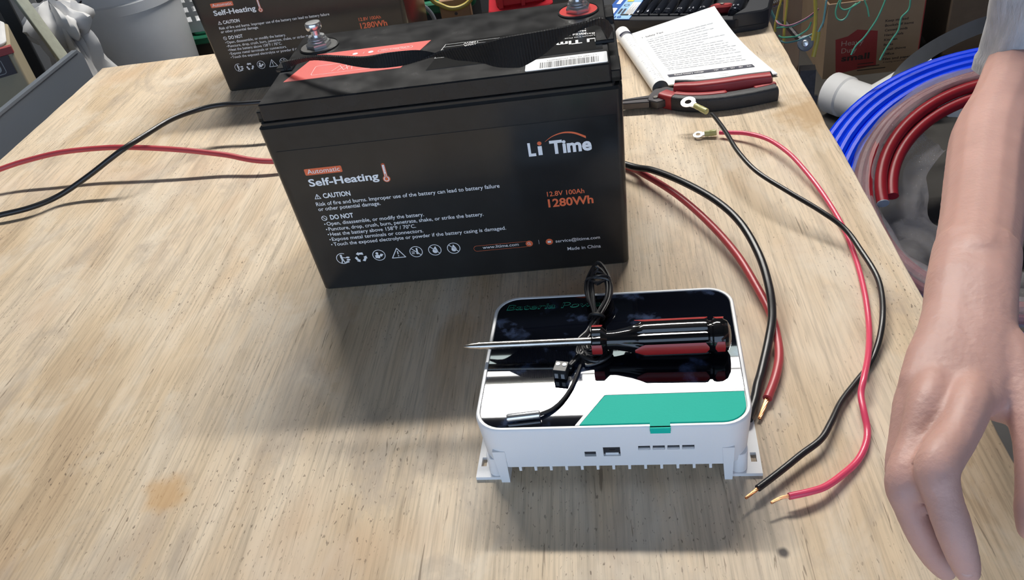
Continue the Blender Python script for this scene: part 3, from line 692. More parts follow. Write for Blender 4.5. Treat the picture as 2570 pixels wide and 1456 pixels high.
t, off, sp = cable('wire', 'thin black wire with a ring terminal propped in front of the pliers', 'pvc_black',
    [(1787, 287, .030), (1798, 299, .031), (1822, 332, .032), (1852, 380, .032), (1900, 431, .030), (1980, 482, .027), (2060, 530, .022), (2120, 574, .016), (2163, 632, .012), (2199, 690, .010), (2213, 740, .010), (2215, 800, .010), (2205, 860, .006), (2183, 915, .0032), (2150, 958, .0030), (2112, 1008, .0045), (2086, 1060, .007), (2060, 1103, .008), (2012, 1140, .008), (1970, 1174, .008), (1930, 1205, .0085), (1902, 1226, .009)], .0026, bare=[(1888, 1238, .009), (1872, 1250, .0095)])
c = pz(1727, 256, .034); e = pz(1787, 287, .030); lug(t, off, c + off, e - c, (CLOC - c).normalized() + (Vector((.12, 1.96, 2.2)) - c).normalized(), .0092)
t, off, sp = cable('wire', 'thin bright red wire with a ring terminal lying on the plywood', 'pvc_pink',
    [(1806, 333, .006), (1840, 333, .008), (1880, 336, .010), (1930, 351, .012), (1980, 385, .012), (2022, 430, .010), (2062, 482, .007), (2100, 541, .0045), (2126, 592, .003), (2151, 660, .0028), (2171, 740, .0028), (2181, 820, .0028), (2179, 890, .0088), (2168, 950, .0110), (2161, 990, .0085), (2168, 1032, .007), (2177, 1080, .0032), (2171, 1120, .003), (2150, 1159, .003), (2110, 1195, .005), (2070, 1222, .007), (2030, 1235, .0085), (1980, 1246, .0095)], .0026, bare=[(1960, 1250, .0098), (1936, 1262, .0095)])
c = pz(1752, 338, .004); e = pz(1806, 331, .006); lug(t, off, c + off, e - c, (.1, -.15, 1), .0062)

# ================================================================== crimping pliers
def pliers():
    t = thing('pliers', 'red and black handled wire stripping pliers beside the booklet', 'pliers', (.45, .34, 0)); off = Vector((-.45, -.34, 0))
    def sweep(name, path, m, wd, z0, z1, parent=t, bev=.004, taper=None):
        P = spline([Vector((*q, 0)) for q in path], 8); rings = []
        for i, q in enumerate(P):
            d = (P[min(i + 1, len(P) - 1)] - P[max(i - 1, 0)]).normalized(); nn = Vector((-d.y, d.x, 0)); u = i / (len(P) - 1)
            k = taper(u) if taper else 1; e = min(1, .55 + u / .05, .55 + (1 - u) / .05)
            hw = wd / 2 * k * e; zc = (z0 + z1) / 2; hh = (z1 - z0) / 2 * e * k
            rings.append([tuple(q + off + nn * a + Vector((0, 0, zc + b))) for a, b in rrect(-hw, hw, -hh, hh, min(bev, hw * .8, hh * .8), 3)])
        return MB().loft(rings).build(name, m, parent, ang=50)
    # nearer handle: charcoal grip, red heel and red top stripe
    lo = [(.398, .3480), (.415, .3345), (.440, .3255), (.470, .3230), (.505, .3270), (.538, .3345)]
    h1 = sweep('handle', lo, 'plier_black', .0175, .0005, .0205); lab(h1, 'charcoal grip with red heel')
    sweep('heel', [(.3935, .3535), (.399, .3470), (.4085, .3388)], 'plier_red', .0185, .0004, .0210, h1)
    sweep('grip_stripe', [(.408, .3445), (.424, .3360), (.448, .3305), (.474, .3300)], 'plier_red', .009, .014, .0216, h1, .002)
    sweep('grip_stripe', [(.508, .3335), (.522, .3365), (.537, .3415)], 'plier_red', .007, .014, .0213, h1, .002)
    up = [(.408, .3560), (.420, .3530), (.440, .3470), (.468, .3465), (.500, .3490), (.534, .3490)]
    h2 = sweep('handle', up, 'plier_red', .0155, .0040, .0300, taper=lambda u: .80 + .2 * min(1, u * 2.2)); lab(h2, 'plain red grip')
    sweep('grip_back', [(q[0] + .002, q[1] + .0075) for q in up], 'plier_black', .0055, .006, .0296, h2, .002)
    # steel head and tapered jaws
    z0, z1 = .0045, .0150
    hd = MB().prism([(p[0] - .45, p[1] - .34) for p in ((.372, .3440), (.384, .3335), (.398, .3390), (.412, .3470), (.420, .3560), (.414, .3690), (.402, .3790), (.391, .3800), (.383, .3740), (.376, .3600))], z0, z1, .0012).build('head', 'dark_steel', t)
    for x, y in ((.3935, .3590), (.3985, .3545), (.3925, .3535), (.3985, .3620)): MB().lathe([(.0017, z1 - .0004), (.0017, z1 + .0002)], 12, TR((x - .45, y - .34, 0))).build('stripping_hole_shade', 'port_hole_shade', hd)  # flat dark discs painted on the head for the shade inside holes
    MB().prism([(p[0] - .45, p[1] - .34) for p in ((.318, .3465), (.345, .3420), (.374, .3395), (.379, .3500), (.345, .3512), (.318, .3488))], z0, z1 - .001, .001).build('jaw', 'dark_steel', t)
    MB().prism([(p[0] - .45, p[1] - .34) for p in ((.318, .3498), (.345, .3524), (.379, .3515), (.382, .3610), (.350, .3580), (.318, .3520))], z0, z1 - .001, .001).build('jaw', 'dark_steel', t)
    MB().lathe([(.0035, z1 - .001), (.0035, z1 + .0012), (.0028, z1 + .0018)], 16, TR((.3835 - .45, .3475 - .34, 0))).build('pivot', 'steel', t)
pliers()

# ================================================================== booklet with its front pages rolled back
def booklet():
    TL, TR_, BR, BL = pz(1580, 86, .018), pz(1793, 15, .036), pz(1951, 184, .004), pz(1668, 214, .006)
    o = (TL + BR) / 2; t = thing('booklet', 'open white printed booklet with rolled front pages behind the pliers', 'booklet', (o.x, o.y, 0)); off = Vector((-o.x, -o.y, 0))
    def surf(u, v, dz=0):       # u along the lines, v from the top to the bottom of the page
        a = TL.lerp(TR_, u); b = BL.lerp(BR, u); p = a.lerp(b, v)
        sag = -.012 * math.sin(PI * v) * (v < 1) * (.35 + .65 * u) ** 1.0
        p = p + off; p.z = max(.003, p.z + sag * (1 - v * .4)) + dz; return p
    n, m_ = 14, 14
    for name, m, dz, th in (('cover', 'rubber_black', -.0026, .0006), ('page_block', 'paper_white', -.0019, .0019)):
        b = MB(); nu = 13
        top = [tuple(surf(i / 12, j / 12, dz + th)) for i in range(13) for j in range(13)]; bot = [tuple(surf(i / 12, j / 12, dz)) for i in range(13) for j in range(13)]
        f = [(i * 13 + j, (i + 1) * 13 + j, (i + 1) * 13 + j + 1, i * 13 + j + 1) for i in range(12) for j in range(12)]
        g = [tuple(169 + q for q in reversed(x)) for x in f]; per = [(i, 0) for i in range(12)] + [(12, j) for j in range(12)] + [(i, 12) for i in range(12, 0, -1)] + [(0, j) for j in range(12, 0, -1)]
        idx = [i * 13 + j for i, j in per]; sd = [(idx[k], idx[(k + 1) % len(idx)], 169 + idx[(k + 1) % len(idx)], 169 + idx[k]) for k in range(len(idx))]
        pb = b.add(top + bot, f + g + sd).build(name, m, t, ang=30)
    # printed lines on the page
    q = Flat(lambda u, v: surf(u, v, .0004)); rnd = random.Random(2)
    rows = [.17, .20, .23, .27, .30, .335, .37, .405, .44, .475, .50, .535, .56, .60, .63, .66, .70, .73]
    for v in rows:
        x = .13; end = rnd.choice((.86, .84, .88, .6, .74))
        while x < end:
            wl = .02 + .05 * rnd.random(); q.poly([(x, v - .0042), (x + wl, v - .0042), (x + wl, v + .0042), (x, v + .0042)]); x += wl + .012
    for v in (.915, .945):
        for x in (.14, .30, .52): q.rect(x, x + .1, v - .002, v + .002)
    q.build('text_lines', 'print_faint', pb)['kind'] = 'stuff'
    q = Flat(lambda u, v: surf(u, v, .0005)); q.text('1. Safety Tips', .10, .34, .125, -.018, bold=.012)
    q.build('heading', 'header_navy', pb); q = Flat(lambda u, v: surf(u, v, .0005))
    for k in range(12): q.rect(.09 + k * .066, .09 + (k + 1) * .066, .82, .865)
    q.build('table_header', 'header_navy', pb)
    q = Flat(lambda u, v: surf(u, v, .0007)); q.text('Rated battery voltage', .15, .42, .852, -.020, bold=.01)
    for k in range(5): q.text(('12V', '24V', '36V', '48V', 'Auto')[k], .52 + k * .075, .56 + k * .075, .852, -.018, bold=.01)
    q.build('header_text', 'print_white', pb)
    # the rolled pages: a loose spiral along the left edge
    a, b = pz(1561, 84, .012) + off, pz(1657, 222, .012) + off
    def fn(u, v):
        an = -1.1 + v * 2 * PI * 1.25; r = .0118 - .0016 * v; d = (b - a).normalized(); sd = Vector((d.y, -d.x, 0)).normalized()
        p = a.lerp(b, u) + sd * (-r * math.cos(an)) + Vector((0, 0, r * math.sin(an))); return tuple(p)
    rl = MB().grid(fn, 12, 40).build('rolled_pages', 'paper_white', t, ang=60)
    q = Flat(lambda u, v: Vector(fn(u, v)) * 1.0)
    d = (b - a).normalized(); sd = Vector((d.y, -d.x, 0)).normalized()
    def fo(u, v):
        an = -1.1 + v * 2 * PI * 1.25; r = .0118 - .0016 * v + .0004; p = a.lerp(b, u) + sd * (-r * math.cos(an)) + Vector((0, 0, r * math.sin(an))); return tuple(p)
    q = Flat(fo); rnd = random.Random(9)
    for k in range(26):
        u = .20 + k * .030
        for v0 in (.17, .22, .27, .32, .37):
            if rnd.random() < .75: q.rect(u, u + .0045, v0, v0 + .035 * rnd.random() + .008)
    q.build('text_lines', 'print_faint', rl)['kind'] = 'stuff'
    q = Flat(fo)
    for k in range(16): q.rect(.105, .135, .14 + k * .02, .16 + k * .02)
    for k in range(16): q.rect(.145, .151, .14 + k * .02, .16 + k * .02)
    q.build('page_band', 'header_navy', rl)
M['header_navy'] = mat('navy_print', (.02, .022, .05), .5, var=.03)
booklet()

# ================================================================== bit set in a black tray
def bit_tray():
    yaw = math.radians(-19.5); o = Vector((.5265, .5700, 0))
    t = thing('bit_set_tray', 'black moulded tool tray with a blue label card behind the booklet', 'tool tray', o, yaw)
    # local x runs left (negative) from the near right corner, y runs away
    MB().prism([(-.30, 0), (-.006, 0), (.0, .004), (.034, .020), (.040, .030), (.030, .165), (.022, .175), (-.30, .175)], 0, .010, .001).build('tray_base', 'tray_black', t)
    MB().prism([(-.30, 0), (-.004, 0), (.0, .004), (-.004, .016), (-.30, .016)], .008, .0225, .001).build('front_lip', 'tray_black', t)
    MB().prism([(-.008, .0), (.0, .004), (.034, .020), (.040, .030), (.030, .165), (.016, .172), (.006, .16), (.004, .030)], .008, .0300, .002).build('side_wall', 'tray_black', t)
    for k in range(9): MB().rbox(-.190 + k * .0162, -.190 + k * .0162 + .0135, .0165, .0215, .008, .0245, .0008, .0006).build('socket_rest', 'tray_black', t)
    # label card
    cd = MB().box(-.2180, -.1700, .0005, .120, .0226, .0234).build('label_card', 'card_blue', t)
    q = Flat(lambda u, v: (u, v, .0237)); q.rect(-.199, -.1705, .001, .1195); q.build('card_panel', 'card_cyan', cd)
    q = Flat(lambda u, v: (u, v, .0239)); q.rect(-.184, -.1705, .018, .075); q.rect(-.2135, -.203, .010, .050, .004); q.rect(-.2115, -.2045, .068, .090, .001); q.build('card_white', 'paper_white', cd)
    q = Flat(lambda u, v: (u, v, .0241))
    for k in range(4): q.text(('SET', 'SOCKET', 'DRIVE', '1/4')[k], -.1955 + k * .0052, -.1955 + k * .0052 + .0001 + .020 * (.7 + .1 * k), .030, .0038, bold=.02, rot=PI / 2) if False else None
    for k in range(9): q.rect(-.1835 + k * .0014, -.1830 + k * .0014, .022, .042 + .012 * (k % 3))
    for k in range(2): q.rect(-.1965 + k * .006, -.193 + k * .006, .024, .046)
    q.arc(-.1915, .062, .0042, .0010, n=16); q.build('card_print', 'header_navy', cd)
    q = Flat(lambda u, v: (u, v, .0242)); q.text('10', -.1970, -.1860, .0055, .0075, bold=.03); q.build('card_number', 'card_blue', cd)
    q = Flat(lambda u, v: (u, v, .0242)); q.rect(-.1955, -.1850, .078, .088); q.build('card_flash', 'card_yellow', cd)
    return t, yaw, o
M['tray_black'] = mat('black_moulded_plastic', (.016, .018, .024), .42, var=.2)
M['card_blue'] = mat('blue_card', (.015, .10, .42), .4, var=.03); M['card_cyan'] = mat('pale_blue_card', (.32, .55, .78), .4, var=.03); M['card_yellow'] = mat('yellow_card', (.75, .65, .12), .4)
M['socket'] = mat('black_chrome_socket', (.03, .035, .05), .12, metal=.6, var=.2)
tray, tyaw, torg = bit_tray()
def sockets():
    xs = [-.183, -.1668, -.1506, -.1344, -.1182, -.0985, -.0800, -.0620]; first = None
    names = ('between the label card and the next', 'second', 'third', 'fourth', 'fifth', 'sixth', 'seventh', 'eighth')
    R_ = Matrix.Rotation(tyaw, 4, 'Z')
    for k, x in enumerate(xs + [-.0105]):
        big = k == 8; r = (.0062 + .0004 * k) if not big else .0105
        p = torg + R_ @ Vector((x, .026, 0)); zc = .0102 + r
        lbl = ('wide black socket standing out at the tray\'s end wall' if big else 'slim black socket in the tray, %s from the label card' % ('first', 'second', 'third', 'fourth', 'fifth', 'sixth', 'seventh', 'eighth')[k])
        t = thing('socket', lbl, 'socket', (p.x, p.y, .0101), tyaw, 'sockets in the black tray')
        T = TR((0, 0, r + .0001), rx=-PI / 2)
        MB().lathe([(r * .70, 0), (r * .95, .0006), (r, .002), (r, .006), (r * .93, .0066), (r * .93, .0078), (r, .0085), (r, .058), (r * .82, .064), (r * .82, .105), (r * .74, .106), (r * .5, .1055)], 24, T).build('body', 'socket', t)
        MB().lathe([(r * .66, -.0002), (r * .66, .003), (r * .1, .003)], 6, T).build('hex_mouth', 'port_hole_shade', t)
        q = Flat(lambda u, v: (r * 1.012 * math.sin(u / r), .012 + v, r + r * 1.012 * math.cos(u / r)))
        q.text(('5', '6', '7', '8', '9', '10', '11', '12', '14')[k], -r * .45, r * .45, 0, .006, bold=.02); q.rect(-r * .6, r * .6, -.0016, -.0008); q.build('size_mark', 'print_grey', t)
sockets()
def clamp():
    p = pz(1812, 16, .02); t = thing('clip', 'small red plastic clip lying in the black tool tray', 'clip', (p.x, p.y, .0101), -.3)
    MB().prism([(-.020, -.004), (-.008, -.009), (.010, -.007), (.020, .001), (.012, .007), (-.010, .006)], .0, .014, .003).build('jaw', 'plier_red', t)
    MB().lathe([(.004, .014), (.004, .0155), (.002, .016)], 12).build('rivet', 'steel', t)
clamp()
# ================================================================== person reaching in from the right (seated on a stool)
def sphere(m, c, r, sc=(1, 1, 1), n=10, T=None):
    rings = []
    for i in range(n + 1):
        a = -PI / 2 + PI * i / n; rr = max(math.cos(a), .01)
        rings.append([(c[0] + r * sc[0] * rr * math.cos(2 * PI * k / 14), c[1] + r * sc[1] * rr * math.sin(2 * PI * k / 14), c[2] + r * sc[2] * math.sin(a)) for k in range(14)])
    m.loft(rings)
def limb(m, nodes, sub=5):
    P = spline([Vector(q[0]) for q in nodes], sub); Rr = spline([Vector((q[1], 0, 0)) for q in nodes], sub)
    k = len(P); m.tube(P, lambda u: Rr[min(k - 1, int(round(u * (k - 1))))].x, 14)
    sphere(m, P[0], Rr[0].x * .98); sphere(m, P[-1], Rr[-1].x * .98)
def fuse(mb, name, m, parent, voxel, smooth=6, T=None):
    me = bpy.data.meshes.new(name); me.from_pydata(mb.v, [], mb.f)
    bm = bmesh.new(); bm.from_mesh(me); bmesh.ops.recalc_face_normals(bm, faces=bm.faces); bm.to_mesh(me); bm.free()
    o = bpy.data.objects.new(name, me); C.objects.link(o)
    r = o.modifiers.new('r', 'REMESH'); r.mode = 'VOXEL'; r.voxel_size = voxel; r.use_smooth_shade = True
    s = o.modifiers.new('s', 'SMOOTH'); s.factor = .5; s.iterations = smooth
    bpy.context.view_layer.update()
    me2 = bpy.data.meshes.new_from_object(o.evaluated_get(bpy.context.evaluated_depsgraph_get()))
    bpy.data.objects.remove(o); me2.name = name; me2.materials.clear(); me2.materials.append(M[m])
    me2.polygons.foreach_set('use_smooth', [True] * len(me2.polygons))
    o = bpy.data.objects.new(name, me2); C.objects.link(o); o.parent = parent; return o
M['skin'] = mat('skin', (.53, .31, .265), .5, spec=.4, var=.16, vscale=32, bump=.25, bscale=260, sss=.12)
M['nail'] = mat('nail', (.56, .33, .28), .3, var=.03)
M['shirt'] = mat('heather_grey_shirt', (.46, .46, .48), .9, var=.30, vscale=150, bump=.6, bscale=400, stretch=(1, 1, .35))
M['denim'] = mat('dark_trousers', (.03, .035, .05), .85, var=.3, vscale=120)
M['hair'] = mat('brown_hair', (.05, .03, .02), .6, var=.4, vscale=200)
def person():
    base = Vector((1.34, .20, FZ))
    t = thing('person', 'person in a heather grey t-shirt reaching a bare right arm over the bench', 'person', base); off = -base
    fw_ = CROT @ Vector((0, 0, -1)); RS = .845
    D = lambda x, y, d: pd(x, y, d / math.sqrt(ray(x, y).dot(fw_))) + off          # d: measured from sizes, between depth and distance
    V = lambda x, y, z: Vector((x, y, z)) + off
    b = MB()
    limb(b, [(q_, r_ * RS) for q_, r_ in [(D(2700, -230, .84), .046), (D(2640, -90, .865), .041), (D(2594, 40, .900), .037), (D(2560, 150, .915), .0355), (D(2524, 260, .848), .0365), (D(2490, 345, .795), .0395), (D(2474, 440, .730), .0365), (D(2462, 560, .655), .0335), (D(2444, 680, .590), .0315)]])
    # wrist and back of the hand: a flattened loft, wider than thick
    def slab(nodes):
        rings = [(D(x, y, d), hw * RS, th * RS) for x, y, d, hw, th in nodes]; out = []; n = len(rings)
        for i, (c, hw, th) in enumerate(rings):
            tg = (rings[min(i + 1, n - 1)][0] - rings[max(i - 1, 0)][0]).normalized(); view = -ray(nodes[i][0], nodes[i][1])
            side = tg.cross(view).normalized(); nn = side.cross(tg).normalized()
            out.append([tuple(c + side * hw * math.copysign(abs(math.cos(a)) ** .75, math.cos(a)) + nn * th * math.sin(a)) for a in [2 * PI * k / 18 for k in range(18)]])
        b.loft(out)
    slab([(2450, 640, .606, .0330, .0290), (2436, 730, .566, .0320, .0235), (2432, 790, .547, .0315, .0200), (2424, 850, .530, .0325, .0180), (2404, 920, .512, .0340, .0165), (2384, 985, .496, .0325, .0140), (2382, 1025, .487, .0270, .0110)])
    F = lambda l: limb(b, [(D(x, y, d), r * RS * 1.08) for x, y, d, r in l], 6)
    F([(2436, 940, .510, .0120), (2430, 1015, .482, .0132), (2400, 1095, .463, .0118), (2352, 1172, .447, .0124), (2366, 1245, .445, .0104), (2390, 1318, .446, .0102), (2412, 1385, .450, .0092), (2428, 1434, .455, .0074)])
    F([(2352, 930, .510, .0118), (2332, 1010, .486, .0128), (2300, 1110, .474, .0108), (2270, 1208, .462, .0112), (2286, 1275, .464, .0096), (2314, 1338, .468, .0094), (2346, 1394, .473, .0086), (2372, 1430, .477, .0070)])
    F([(2310, 940, .516, .0108), (2292, 1012, .500, .0118), (2272, 1100, .492, .0100), (2264, 1185, .486, .0100), (2286, 1255, .490, .0088), (2316, 1318, .496, .0084), (2344, 1362, .502, .0068)])
    F([(2296, 955, .524, .0090), (2280, 1018, .514, .0100), (2272, 1085, .512, .0088), (2274, 1145, .514, .0086), (2292, 1198, .520, .0078), (2314, 1240, .526, .0064)])
    F([(2480, 830, .542, .0150), (2530, 900, .524, .0170), (2562, 985, .506, .0150), (2592, 1070, .490, .0128), (2606, 1150, .480, .0128), (2604, 1230, .474, .0118), (2594, 1290, .472, .0105), (2586, 1325, .472, .0080)])
    # web between thumb and forefinger
    F([(2462, 960, .508, .0130), (2500, 1000, .504, .0140), (2540, 1010, .503, .0140)])
    F([(2440, 900, .520, .0150), (2490, 930, .518, .0160), (2530, 950, .514, .0150)])
    # neck, head
    limb(b, [(V(.865, .19, .39), .062), (V(.825, .13, .47), .056), (V(.805, .10, .52), .060)])
    sphere(b, V(.785, .075, .605), .088, (.92, 1.0, 1.28)); sphere(b, V(.770, .045, .545), .052, (1, 1, .9))
    sphere(b, V(.750, -.014, .595), .014, (.8, 1.2, 1.5))
    for s in (-1, 1): sphere(b, V(.790 + s * .078, .085 + s * .012, .595), .018, (.5, .8, 1.5))
    # left arm hanging
    limb(b, [(V(1.04, .27, .34), .050), (V(1.16, .29, .10), .042), (V(1.20, .24, -.12), .036), (V(1.20, .21, -.18), .028), (V(1.20, .19, -.25), .030)])
    for k in range(4): limb(b, [(V(1.185 + k * .012, .185, -.25), .011), (V(1.182 + k * .014, .170, -.31), .010), (V(1.182 + k * .014, .165, -.345), .008)])
    body = fuse(b, 'body', 'skin', t, .0024, 3)
    for (x, y, d) in ((2427, 1424, .4475),):
        c = D(x, y, d + .001); m = MB(); sphere(m, (0, 0, 0), 1, (.0040, .0056, .0012), 8)
        o_ = m.build('fingernail', 'nail', body); o_.matrix_local = Matrix.Translation(c) @ axisT((0, 0, 0), -ray(x, y) + Vector((.1, -.35, .1))).to_3x3().to_4x4()
    hr = MB(); sphere(hr, V(.797, .090, .642), .096, (.95, 1.02, 1.02)); fuse(hr, 'hair', 'hair', t, .008, 2)
    # t-shirt: leaning torso and both sleeves
    s = MB(); ax = Vector((.92, .39, 0)).normalized()
    tors = [((1.34, .20, .02), .17, .115), ((1.27, .22, .12), .170, .12), ((1.12, .22, .23), .175, .125), ((.95, .19, .33), .185, .115), ((.88, .18, .39), .14, .085), ((.85, .165, .43), .075, .065)]
    ay = Vector((.2, .45, -.6)).normalized(); ay = (ay - ax * ay.dot(ax)).normalized()
    s.loft([[tuple(Vector(c) + off + ax * w_ * math.cos(2 * PI * k / 28) + ay * dd * math.sin(2 * PI * k / 28)) for k in range(28)] for c, w_, dd in tors])
    pa, pb_ = D(2690, -230, .865), D(2556, 184, .930); sh_ = pa.lerp(pb_, -.22)
    limb(s, [(V(.93, .19, .34), .105), (V(.87, .17, .33), .088), (sh_, .066), (pa.lerp(pb_, -.05), .058)]); limb(s, [(V(1.04, .27, .35), .074), (V(1.12, .28, .22), .062)])
    fuse(s, 'shirt', 'shirt', t, .008, 6)
    path = [pa.lerp(pb_, i / 24) for i in range(-6, 25)]
    n, k = 40, len(path); rings = []; inner = []
    for i, p in enumerate(path):
        tg = (path[min(i + 1, k - 1)] - path[max(i - 1, 0)]).normalized(); u_ = Vector((0, 0, 1)).cross(tg).normalized(); v_ = tg.cross(u_); u = i / (k - 1)
        R0 = (.064 - .0215 * u) * .95 + (.0025 if u > .93 else 0); ring = []; rin = []
        for j in range(n):
            a = 2 * PI * j / n; w_ = 1 + .075 * math.sin(3 * a + 5 * u) * (.4 + .6 * math.sin(PI * u)) + .045 * math.sin(7 * a - 9 * u) + .06 * mnoise.noise(Vector((a * 1.5, u * 5, 3)))
            if u > .90: w_ = 1 + (w_ - 1) * .7
            dr = (u_ * math.cos(a) + v_ * math.sin(a)); ring.append(tuple(p + dr * R0 * w_)); rin.append(tuple(p + dr * (R0 * w_ - .003)))
        rings.append(ring); inner.append(rin)
    MB().loft(rings + inner[::-1], cap=(False, False)).build('sleeve', 'shirt', t, ang=70)
    # trousers and shoes, standing
    q = MB(); sphere(q, V(1.34, .20, .02), .155, (1.05, .85, .8))
    for s_ in (-1, 1):
        h = Vector((1.34, .20, 0)) + ax * .085 * s_ + off
        limb(q, [(h + Vector((0, 0, -.02)), .092), (h + Vector((.01, .02, -.22)), .080), (h + Vector((.01, .03, -.42)) , .062), (h + Vector((.01, .04, -.60)), .056), (h + Vector((.01, .05, -.70)), .052)])
        f = Vector((h.x + .01, h.y + .02, 0))
        MB().loft([[(f.x + a * sx, f.y + bb * sx, z) for a, bb in rrect(-.045, .045, -.17, .09, .04, 4)] for z, sx in ((.0, .95), (.03, 1.0), (.055, .8), (.09, .45))]).build('shoe', 'rubber_black', t)
    fuse(q, 'trousers', 'denim', t, .009, 5)
person()

# ================================================================== on the floor right of the bench
M['cardboard'] = mat('brown_cardboard', (.36, .25, .16), .8, var=.12, vscale=18)
M['carton_red'] = mat('dark_red_carton_print', (.32, .035, .035), .7, var=.1)
M['carton_pale'] = mat('pale_carton_print', (.50, .34, .28), .7, var=.1)
M['carton_ink'] = mat('carton_ink', (.035, .022, .020), .7)
M['pvc_white'] = mat('white_pvc_pipe', (.84, .84, .85), .3, var=.03)
M['pex_blue'] = mat('blue_tubing', (.003, .05, .78), .30, spec=.16, var=.08)
M['pex_red'] = mat('red_tubing', (.24, .010, .018), .36, spec=.3, var=.1)
M['strip_black'] = mat('black_rubber_strip', (.045, .050, .060), .5, var=.2)
M['wire_green'] = mat('green_wire', (.08, .33, .22), .4, var=.1); M['wire_teal'] = mat('teal_wire', (.10, .26, .27), .4, var=.1)
M['wire_yellow'] = mat('yellow_wire', (.45, .36, .06), .45, var=.1); M['wire_violet'] = mat('violet_wire', (.25, .08, .14), .45, var=.1); M['wire_grey'] = mat('grey_wire', (.22, .24, .28), .45)
def film_mat():
    m = bpy.data.materials.new('shrink_film'); m.use_nodes = True; t = m.node_tree; b = t.nodes['Principled BSDF']; L = t.links.new
    tc = nd(t, 'ShaderNodeTexCoord'); n = nd(t, 'ShaderNodeTexNoise'); n.inputs['Scale'].default_value = 22; n.inputs['Detail'].default_value = 6; n.inputs['Roughness'].default_value = .7; L(tc.outputs['Object'], n.inputs['Vector'])
    bp = nd(t, 'ShaderNodeBump'); bp.inputs['Strength'].default_value = .9; bp.inputs['Distance'].default_value = .012; L(n.outputs['Fac'], bp.inputs['Height']); L(bp.outputs['Normal'], b.inputs['Normal'])
    b.inputs['Base Color'].default_value = (.42, .40, .42, 1); b.inputs['Roughness'].default_value = .14; b.inputs['Alpha'].default_value = .36
    return m
M['film'] = film_mat()
M['film_clear'] = film_mat(); _b = M['film_clear'].node_tree.nodes['Principled BSDF']; _b.inputs['Base Color'].default_value = (.30, .29, .32, 1); _b.inputs['Alpha'].default_value = .30
def carton():
    Y = 1.98; t = thing('carton', 'brown heavy duty moving carton standing on the floor behind the pipe fittings', 'carton', (1.045, Y, FZ))
    x0, x1, z1 = 1.045, 1.340, -.500; off = Vector((-1.045, -Y, -FZ))
    h = z1 - FZ; w_ = x1 - x0
    MB().box(0, w_, 0, .006, 0, h).build('front_panel', 'cardboard', t); MB().box(0, w_, .334, .34, 0, h).build('rear_panel', 'cardboard', t)
    MB().box(0, .006, .006, .334, 0, h).build('side_panel', 'cardboard', t); MB().box(w_ - .006, w_, .006, .334, 0, h).build('side_panel', 'cardboard', t); MB().box(.006, w_ - .006, .006, .334, 0, .006).build('bottom_panel', 'cardboard', t)
    MB().box(0, w_, -.10, .0, -.002, .002, TR((0, .004, h), rx=math.radians(115))).build('flap', 'cardboard', t)
    MB().box(0, w_, -.0, .10, -.002, .002, TR((0, .334, h), rx=math.radians(35))).build('flap', 'cardboard', t)
    MB().box(-.0, .12, .01, .33, -.002, .002, TR((w_ - .003, 0, h), ry=math.radians(-60))).build('flap', 'cardboard', t)
    MB().box(w_ - .0005, w_ + .002, -.002, .008, 0, h).build('edge_tape', 'carton_red', t)
    def P(x, y): p = py(x, y, Y) + off; return (p.x, p.z)
    def plane(e): return Flat(lambda u, v: (u, -e, v))
    a, b, c, d, e, f = P(2097, 100), P(2128, 91), P(2152, 74), P(2203, 77), P(2198, 163), P(2097, 186)
    q = plane(.0006); q.poly([f, e, d, c, b, a]); q.build('logo_panel', 'carton_red', t)
    ang = 0
    def tx(qq, s, p0, p1, cap, bold=0): u0, v0 = P(*p0); u1, v1 = P(*p1); qq.text(s, u0, u1, v0, cap, bold)
    q = plane(.0010); tx(q, 'Heavy', (2111, 116), (2167, 104), .017); tx(q, 'Duty', (2111, 134), (2150, 126), .017); q.build('logo_text', 'carton_pale', t)
    q = plane(.0010); tx(q, 'small', (2111, 154), (2182, 140), .020, .03); q.build('size_text', 'carton_ink', t)
    q = plane(.0008); words = ('Keep stacked', 'Bookshelf items', 'Canned goods', 'Hand tools', 'Kitchen', 'Books', 'Small things', 'Office', 'Files and papers')
    for k, s in enumerate(words):
        u, v = P(2222 - k * .9, 55 + k * 12); q.text(s, u, u + .0058 * len(s), v, .0075, .02)
    q.text('A moving carton company', *[P(2215, 158)[0], P(2215, 158)[0] + .085], P(2215, 158)[1], .005, .01)
    for k in range(3): q.rect(P(2150, 180)[0], P(2150, 180)[0] + .09 - .02 * k, .016 + k * .011, .019 + k * .011)
    q.build('panel_print', 'carton_ink', t)
carton()
def pipe(m, a, b, r, wall=.006, bell=True, n=30):
    a, b = Vector(a), Vector(b); L = (b - a).length
    prof = [(r - wall, L - .002), (r - wall, .05), (r - wall + .002, .048), (r - wall + .002, 0), (r, 0), (r, .05), (r - .005, .056), (r - .005, L)] if bell else [(r - wall, .004), (r - wall, 0), (r, 0), (r, L)]
    m.lathe(prof, n, axisT(a, b), cap=(False, True))
def wye():
    r = .062; o = pz(2090, 232, FZ + r); e = pz(2330, 318, FZ + r)
    t = thing('pipe_fitting', 'white plastic wye pipe fitting lying in front of the carton', 'pipe fitting', (o.x, o.y, FZ)); off = Vector((-o.x, -o.y, -FZ))
    a, b = o + off, e + off; d = (b - a).normalized(); b = a + d * .25
    m = MB(); pipe(m, a, b, r); m.lathe([(r - .005, 0), (r, .004), (r, .06), (r - .006, .06)], 30, axisT(b - d * .06, b)); m.build('run', 'pvc_white', t)
    s = a + d * .14; br = (d * .62 + Vector((.15, .62, .20))).normalized(); m = MB(); pipe(m, s + br * .19, s, r * .93); m.build('branch', 'pvc_white', t)
wye()
